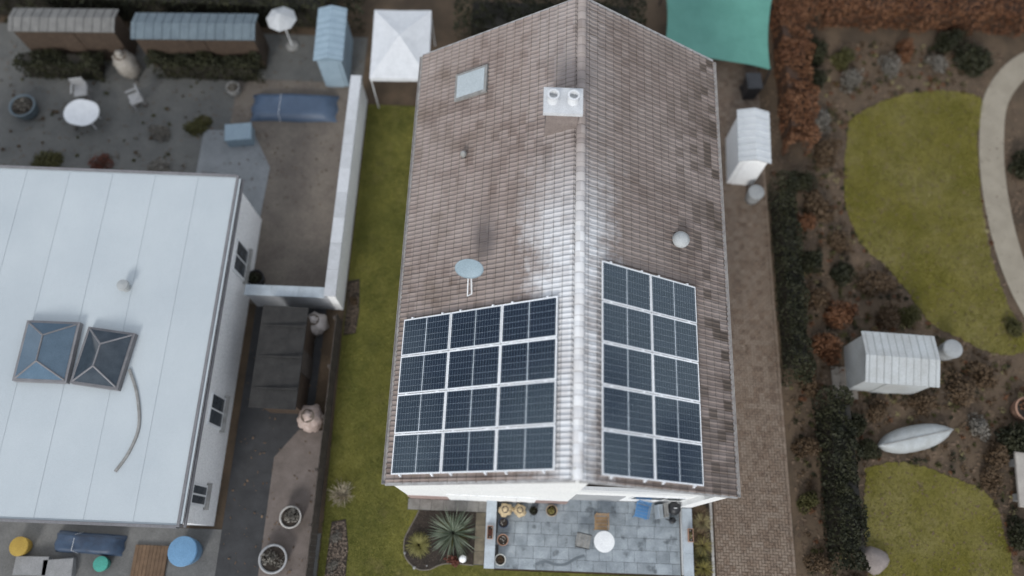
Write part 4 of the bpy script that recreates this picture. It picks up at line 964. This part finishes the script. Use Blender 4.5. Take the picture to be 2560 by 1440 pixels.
def hedge(name, label, x0, x1, y0, y1, h, kind, n, size=.06, seed=0):
    t_ = thing(name, label, 'hedge', ((x0 + x1) / 2, (y0 + y1) / 2, 0)); rs_ = np.random.RandomState(seed); hx_, hy_ = (x1 - x0) / 2, (y1 - y0) / 2
    p = rs_.uniform(-1, 1, (n, 3)); f = rs_.randint(0, 5, n); dp = 1 - np.abs(rs_.normal(0, .10, n))
    for i in range(n):
        if f[i] < 3: p[i, 2] = dp[i]
        else: p[i, 0 if hx_ < hy_ else 1] = dp[i] * rs_.choice((-1, 1)); p[i, 2] = abs(p[i, 2])
    lump = 1 + .10 * np.sin(p[:, 0] * hx_ * 3.1 + seed) + .10 * np.sin(p[:, 1] * hy_ * 2.7 + 1.3 * seed) + .06 * np.sin(p[:, 1] * hy_ * 7 + p[:, 0] * hx_ * 6)
    c = np.stack([p[:, 0] * hx_ * (lump if hx_ < hy_ else 1), p[:, 1] * hy_ * (lump if hy_ <= hx_ else 1), np.abs(p[:, 2]) * h * lump], 1)
    nrm = rs_.normal(size=(n, 3)); nrm[:, 2] += .5; nrm /= np.linalg.norm(nrm, axis=1)[:, None]
    t1 = np.cross(nrm, rs_.normal(size=(n, 3))); t1 /= np.linalg.norm(t1, axis=1)[:, None]; t2 = np.cross(nrm, t1); s = size * rs_.uniform(.6, 1.3, n)[:, None]
    struct(quads('foliage', np.stack([c - t1 * s, c - t2 * s * .6, c + t1 * s, c + t2 * s * .6], 1), LEAF[kind], t_), 'stuff')
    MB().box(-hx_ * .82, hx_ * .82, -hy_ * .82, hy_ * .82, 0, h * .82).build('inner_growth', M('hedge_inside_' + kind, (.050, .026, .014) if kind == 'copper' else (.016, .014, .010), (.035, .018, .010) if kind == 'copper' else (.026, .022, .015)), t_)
    return t_
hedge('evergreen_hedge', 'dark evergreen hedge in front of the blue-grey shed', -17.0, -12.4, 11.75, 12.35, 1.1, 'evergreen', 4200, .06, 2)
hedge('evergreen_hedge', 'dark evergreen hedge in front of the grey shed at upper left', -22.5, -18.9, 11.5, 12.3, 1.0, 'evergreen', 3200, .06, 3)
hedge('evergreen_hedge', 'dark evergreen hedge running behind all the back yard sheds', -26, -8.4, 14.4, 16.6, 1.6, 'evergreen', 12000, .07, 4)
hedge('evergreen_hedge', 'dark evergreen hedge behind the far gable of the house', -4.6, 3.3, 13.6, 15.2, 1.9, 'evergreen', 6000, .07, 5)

# ------------------------------------------------------------------ right-hand side
ss = thing('shade_sail', 'large teal fabric canopy behind the right rear corner of the house', 'canopy', (6.35, 14.6, 0), R(-4))
nx = 14; vv = []; hxs, hys = 2.25, 1.75
for i in range(nx):
    for j in range(nx):
        u, w_ = i / (nx - 1) * 2 - 1, j / (nx - 1) * 2 - 1
        vv.append((u * hxs * (1 - .07 * (1 - w_ * w_)), w_ * hys * (1 - .07 * (1 - u * u)), 1.15 + .16 * u * w_ - .22 * (1 - u * u) * (1 - w_ * w_) + .02 * math.sin(7 * u + 3 * w_)))
MB().add(vv + [(x, y, z - .012) for x, y, z in vv], [(i * nx + j, (i + 1) * nx + j, (i + 1) * nx + j + 1, i * nx + j + 1) for i in range(nx - 1) for j in range(nx - 1)] + [(nx * nx + i * nx + j + 1, nx * nx + (i + 1) * nx + j + 1, nx * nx + (i + 1) * nx + j, nx * nx + i * nx + j) for i in range(nx - 1) for j in range(nx - 1)]).build('sail', TEAL, ss, True)
for su in (-1, 1):
    for sv in (-1, 1): MB().tube((su * hxs * 1.02, sv * hys * 1.02, 0), (su * hxs * 1.0, sv * hys * 1.0, 1.22 + .16 * su * sv), .035).build('post', BLACK, ss)
wb_ = thing('wheelie_bin', 'black wheeled bin between the teal canopy and the white shed', 'bin', (7.75, 12.1, 0), R(4))
MB().add([(-.24, -.28, .06), (.24, -.28, .06), (.24, .26, .06), (-.24, .26, .06), (-.29, -.36, 1.0), (.29, -.36, 1.0), (.29, .32, 1.0), (-.29, .32, 1.0)], [(0, 3, 2, 1), (4, 5, 6, 7), (0, 1, 5, 4), (1, 2, 6, 5), (2, 3, 7, 6), (3, 0, 4, 7)]).build('bin_body', BLACK, wb_)
MB().slab(-.31, .31, -.39, .36, 1.002, 1.07, .02).build('lid', BLACK, wb_)
for sx in (-1, 1): MB().tube((sx * .25 - .03, .30, .1), (sx * .25 + .03, .30, .1), .1, .1, 12).build('wheel', BLACK, wb_)
shed('garden_shed', 'small white garden shed beside the driveway at the rear right of the house', 7.22, 8.9, .62, 1.12, 2.0, .22, WHITE, M('white_sheet', (.60, .62, .63), (.54, .56, .57), rough=.5), R(-2), 8, 'y')
tub('water_barrel', 'small pale grey water barrel beside the dark hedge on the right of the house', 'barrel', 7.6, 7.2, .30, .7, M('pale_barrel', (.36, .37, .37), (.31, .32, .32)), 'lid', .05)
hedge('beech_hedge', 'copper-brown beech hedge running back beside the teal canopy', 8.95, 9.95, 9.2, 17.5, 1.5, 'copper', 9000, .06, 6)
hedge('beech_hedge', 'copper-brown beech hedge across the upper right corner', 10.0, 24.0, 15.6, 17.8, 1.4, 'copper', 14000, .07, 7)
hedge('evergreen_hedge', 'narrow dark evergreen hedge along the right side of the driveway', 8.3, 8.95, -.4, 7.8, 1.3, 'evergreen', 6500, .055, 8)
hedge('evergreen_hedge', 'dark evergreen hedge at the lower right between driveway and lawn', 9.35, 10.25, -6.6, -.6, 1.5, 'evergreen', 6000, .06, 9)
gs = shed('garden_shed', 'pale grey sheet-roofed shed between the two right-hand lawns', 11.85, .42, 1.28, .92, 1.75, .22, PALEROOF, PALEROOF, R(-2), 10)
dk2 = thing('paved_base', 'beige paved base at the left end of the pale shed', 'paving', (10.55, -.1, .0))
for i in range(3):
    for j in range(4): MB().slab(-.42 + i * .3, -.125 + i * .3, -.6 + j * .3, -.305 + j * .3, 0, .06).build('slab', M('beige_slab', (.27, .24, .20), (.22, .19, .16)), dk2)
tub('water_barrel', 'pale water barrel at the right end of the pale shed', 'barrel', 14.35, 1.15, .33, .8, M('pale_barrel', (.36, .37, .37), (.31, .32, .32)), 'lid', .0)
# upturned boat
bt = thing('rowing_boat', 'pale upturned rowing boat lying at an angle above the lower right lawn', 'boat', (12.85, -2.05, .0), R(14))
nL = 13; nC = 9; vv = []
for i in range(nL):
    u = i / (nL - 1) * 2 - 1; wd = .44 * (1 - abs(u) ** 2.6) ** .8 + .02; hh = .42 * (1 - .35 * abs(u) ** 3)
    for j in range(nC):
        a = math.pi * j / (nC - 1); vv.append((u * 1.4, math.cos(a) * wd, math.sin(a) ** .8 * hh + .02 + .06 * u * u))
MB().add(vv, [(i * nC + j, (i + 1) * nC + j, (i + 1) * nC + j + 1, i * nC + j + 1) for i in range(nL - 1) for j in range(nC - 1)] + [tuple(range(nC)), tuple(range(nL * nC - 1, (nL - 1) * nC - 1, -1))]).build('hull', M('boat_paint', (.40, .42, .42), (.33, .34, .33), rough=.45), bt, True)
MB().path([(u * 1.36, 0, .45 - .03 * abs(u)) for u in np.linspace(-.95, .95, 9)], .022, 5).build('keel', GREYSTONE, bt)
rk = MB().lathe([(.40, 0), (.46, .12), (.36, .30), (.15, .40), (.02, .42)], 14, 0, 0, lambda a, z: 1 + .12 * math.sin(3 * a + 1) + .06 * math.sin(7 * a)).build('boulder', M('pink_stone', (.27, .23, .21), (.20, .17, .155)), None, True); rk.location = (10.95, -6.25, .02)
tag(rk, 'rounded pinkish boulder at the left edge of the lower right lawn', 'boulder')
st = thing('stone_bench', 'pale stone bench at the right edge beside the lower lawn', 'bench', (16.35, -3.4, 0), R(85))
MB().slab(-.95, .95, -.26, .26, .40, .50, .02).build('seat', M('bench_stone', (.38, .35, .31), (.31, .28, .25)), st)
for sx in (-1, 1): MB().slab(sx * .6 - .12, sx * .6 + .12, -.2, .2, 0, .398, .01).build('support', GREYSTONE, st)
tub('plant_tub', 'large terracotta tub at the far right edge above the stone bench', 'plant pot', 16.9, -.9, .42, .5, TERRA, kind='copper', z=0)

# shrubs of the right-hand gardens: (x, y, radius, height, kind, label)
for x, y, r_, h, k, lb_ in (
    (10.7, 14.2, .75, 1.1, 'evergreen', 'dark evergreen shrub in the inner corner of the beech hedge'),
    (11.9, 14.0, .60, .8, 'olive', 'olive-green shrub beside the dark evergreen in the hedge corner'),
    (10.6, 12.9, .55, .9, 'evergreen', 'small dark evergreen shrub left of the grey shrubs near the beech hedge'),
    (12.1, 12.9, .70, .8, 'grey', 'grey-leaved shrub at the upper left edge of the large lawn'),
    (13.9, 13.7, .65, .9, 'grey', 'grey-leaved shrub midway along the top of the large lawn'),
    (14.6, 14.4, .6, 1.0, 'copper', 'copper-brown shrub at the top edge of the large lawn'),
    (15.9, 13.9, .55, .8, 'grey', 'small grey shrub at the top right of the large lawn'),
    (17.4, 14.2, .9, 1.1, 'evergreen', 'broad dark evergreen shrub near the top of the curved path'),
    (16.6, 15.0, .7, 1.0, 'evergreen', 'dark evergreen shrub against the upper right beech hedge'),
    (10.8, 10.9, .65, .8, 'grey', 'pale grey shrub left of the large lawn level with the white shed'),
    (10.9, 9.4, .7, .9, 'brown', 'brown shrub left of the large lawn near the beech hedge end'),
    (9.6, 8.0, .7, 1.0, 'evergreen', 'dark evergreen shrub at the near end of the beech hedge'),
    (10.3, 7.0, .75, .9, 'brown', 'large brown twiggy shrub beside the driveway hedge top'),
    (9.5, 6.2, .6, .9, 'copper', 'copper-brown shrub against the driveway hedge'),
    (10.9, 5.6, .6, .8, 'brown', 'brown shrub at the left corner of the large lawn'),
    (9.6, 4.6, .65, .9, 'evergreen', 'dark shrub midway along the driveway hedge'),
    (10.9, 4.1, .65, .9, 'evergreen', 'dark evergreen shrub below the left corner of the large lawn'),
    (12.2, 3.7, .75, .8, 'brown', 'brown shrub below the edge of the large lawn'),
    (9.7, 3.0, .7, .9, 'brown', 'brown shrub above the reddish shrubs'),
    (10.6, 2.4, .85, 1.0, 'copper', 'large reddish copper shrub behind the pale shed'),
    (9.9, 1.2, .75, 1.0, 'copper', 'reddish copper shrub left of the pale shed'),
    (12.3, 2.5, .65, .8, 'brown', 'brown shrub directly behind the pale shed'),
    (13.3, 2.6, .55, .7, 'olive', 'olive shrub behind the right end of the pale shed'),
    (9.3, -.2, .6, .9, 'brown', 'brown shrub at the lower end of the driveway hedge'),
    (10.6, -1.7, .7, 1.0, 'evergreen', 'dark evergreen shrub below the beige paved base'),
    (11.5, -1.15, .55, .7, 'brown', 'brown shrub in front of the pale shed'),
    (11.2, -2.5, .5, .6, 'evergreen', 'low dark shrub at the left end of the boat'),
    (8.95, -2.6, .55, .8, 'brown', 'brown shrub at the edge of the driveway by the lower hedge'),
    (8.9, -4.4, .5, .7, 'olive', 'olive shrub at the edge of the driveway by the lower hedge'),
    (13.3, -.75, .6, .7, 'brown', 'brown shrub in front of the right end of the pale shed'),
    (14.6, -.3, .75, .8, 'brown', 'large brown shrub right of the pale shed'),
    (15.7, .4, .7, .8, 'brown', 'brown shrub below the near end of the curved path'),
    (15.2, -1.6, .6, .7, 'grey', 'pale grey shrub beyond the right end of the boat'),
    (16.6, -2.0, .8, 1.1, 'evergreen', 'dark evergreen shrub above the stone bench'),
    (15.7, -2.6, .6, .8, 'brown', 'brown shrub left of the stone bench'),
    (16.0, -5.2, .6, .8, 'evergreen', 'dark shrub below the stone bench at the right edge'),
    (15.5, -3.3, .6, .6, 'brown', 'low brown shrub at the upper right corner of the lower lawn'),
    (10.2, -7.2, .6, .8, 'brown', 'brown shrub at the bottom end of the lower hedge'),
    (9.0, -6.5, .5, .7, 'brown', 'small brown shrub at the bottom edge beside the driveway'),
    (17.1, 2.2, .5, .6, 'olive', 'small olive shrub at the near end of the curved path'),
    (19.2, 6.2, 1.0, 1.3, 'brown', 'brown shrub inside the bend of the curved path'),
    (19.0, 9.2, .9, 1.2, 'evergreen', 'dark shrub inside the upper bend of the curved path'),
    (-5.55, 11.2, .4, .6, 'olive', 'olive shrub on the lawn below the white gazebo'),
    (-7.75, 2.3, .22, .3, 'brown', 'small dry brown shrub in the bark bed by the white garden wall'),
    (-7.45, -6.2, .28, .3, 'grey', 'pale dry shrub in the left mulch bed, nearer the bare shrub'),
    (-7.45, -7.15, .28, .3, 'grey', 'pale dry shrub at the bottom of the left mulch bed'),
    (-16.4, 9.1, .6, .5, 'grey', 'low grey shrub behind the flat roof below the grey chair'),
    (-14.9, 9.6, .6, .5, 'olive', 'low olive shrub left of the pale terrace'),
    (-16.0, 7.4, .7, .5, 'grey', 'low grey shrub close behind the flat roof'),
    (-18.4, 7.6, .55, .5, 'red', 'low reddish shrub close behind the flat roof'),
    (-13.9, 7.0, .5, .5, 'brown', 'low brown shrub at the corner of the flat roof and terrace'),
    (-20.6, 7.6, .7, .5, 'olive', 'low olive shrub close behind the left end of the flat roof'),
):
    shrub('garden_shrub', lb_, x, y, r_, h, k)

# ------------------------------------------------------------------ grass and litter
def grass(name, poly, n, mat, excl=(), L=(.03, .075), z=.024):
    f = sampler(poly); P = []
    while len(P) < n:
        q_ = f()
        if q_ and not any(in_poly(q_[0], q_[1], e) for e in excl): P.append(q_)
    P = np.array(P); a = np.random.rand(n) * 6.283; l = np.random.uniform(*L, n); lean = np.random.uniform(.3, 1.3, n); wd = l * .16
    c = np.stack([P[:, 0], P[:, 1], np.full(n, z)], 1)
    tip = c + np.stack([np.cos(a) * np.sin(lean) * l, np.sin(a) * np.sin(lean) * l, np.cos(lean) * l], 1)
    s_ = np.stack([-np.sin(a) * wd, np.cos(a) * wd, np.zeros(n)], 1)
    return struct(quads(name, np.stack([c - s_, c + s_, tip], 1), mat, None, 3), 'stuff')
EX = [bedpts + [(-2.73, -5.2), (-2.3, -4.8), (-5.1, -4.8), (-5.1, -5.19)], [(-8.05, 3.1), (-7.62, 3.2), (-7.50, 1.9), (-7.55, 1.05), (-8.0, .95)], [(-7.68, -5.7), (-7.2, -5.6), (-7.02, -6.5), (-7.0, -9), (-7.75, -9)]]
grass('grass_blades', [(-7.98, -9.0), (-2.4, -9.0), (-2.4, -7.05), (-5.02, -7.0), (-5.02, 10.8), (-8.0, 10.8)], 60000, BLADE, EX)
grass('grass_blades', [(-2.4, -9.0), (4.66, -9.0), (4.66, -7.08), (-2.4, -7.08)], 12000, BLADE)
grass('grass_blades', LR1, 40000, BLADE_R, (), (.04, .10), .026)
grass('grass_blades', [p_ for p_ in LR2], 22000, BLADE_R, (), (.04, .10), .026)
lit = sampler([(8.4, -8), (19, -8), (19, 15), (8.4, 15)])
chips('leaf_litter', lit, 9000, M('dead_leaf', (.15, .10, .062), (.085, .056, .036), sc=3, bmp=0), .03, .075, .008)
# low ground cover between the shrubs
def cover(name, poly, n, kind, excl, r_=(.05, .16), z=.0, seed=0):
    f = sampler(poly); P = []
    while len(P) < n:
        q_ = f()
        if q_ and not any(in_poly(q_[0], q_[1], e) for e in excl): P.append(q_)
    rs_ = np.random.RandomState(seed); k = 26; P = np.repeat(np.array(P), k, 0); m_ = len(P)
    rr = np.repeat(rs_.uniform(*r_, n), k); d = rs_.normal(size=(m_, 3)); d /= np.linalg.norm(d, axis=1)[:, None]; d[:, 2] = np.abs(d[:, 2]) * .6
    c = np.stack([P[:, 0], P[:, 1], np.full(m_, z + .02)], 1) + d * (rr * rs_.uniform(.3, 1.1, m_))[:, None]
    nr = rs_.normal(size=(m_, 3)); nr[:, 2] += .8; nr /= np.linalg.norm(nr, axis=1)[:, None]
    t1 = np.cross(nr, rs_.normal(size=(m_, 3))); t1 /= np.linalg.norm(t1, axis=1)[:, None]; t2 = np.cross(nr, t1); s_ = rs_.uniform(.025, .05, m_)[:, None]
    return struct(quads(name, np.stack([c - t1 * s_, c - t2 * s_ * .6, c + t1 * s_, c + t2 * s_ * .6], 1), LEAF[kind]), 'stuff')
PATHP = [(17.0, 15), (19.5, 15), (19.5, 0), (17.0, 0)]
GARD = [(8.6, -8), (18, -8), (18, 15), (10, 15), (10, 8.5), (8.6, 8.5)]
BOATP = [(11.2, -2.9), (14.5, -2.0), (14.3, -1.2), (11.2, -2.0)]
for kd, n_, sd_ in (('brown', 520, 1), ('olive', 260, 2), ('copper', 160, 3), ('evergreen', 240, 4), ('straw', 110, 5)):
    cover('ground_cover', GARD, n_, kd, (LR1, LR2, PATHP, BOATP), seed=sd_)
YARD = [(-24, 6.2), (-14.7, 6.2), (-14.7, 11.6), (-24, 11.6)]
for kd, n_, sd_ in (('brown', 25, 6), ('olive', 25, 7), ('grey', 40, 8)): cover('ground_cover', YARD, n_, kd, (), (.03, .10), .02, sd_)
chips('leaf_litter', sampler([(-24, 6), (-8.5, 6), (-8.5, 14), (-24, 14)]), 700, MATS['dead_leaf'], .02, .05, .05)
chips('leaf_litter', sampler([(-11.3, -8.3), (-8.3, -8.3), (-8.3, 1.9), (-11.3, 1.9)]), 160, MATS['dead_leaf'], .02, .05, .052)
chips('leaf_litter', sampler([(5.6, -8), (8.2, -8), (8.2, 13), (5.6, 13)]), 350, MATS['dead_leaf'], .015, .04, .06)
bpy.context.view_layer.update()
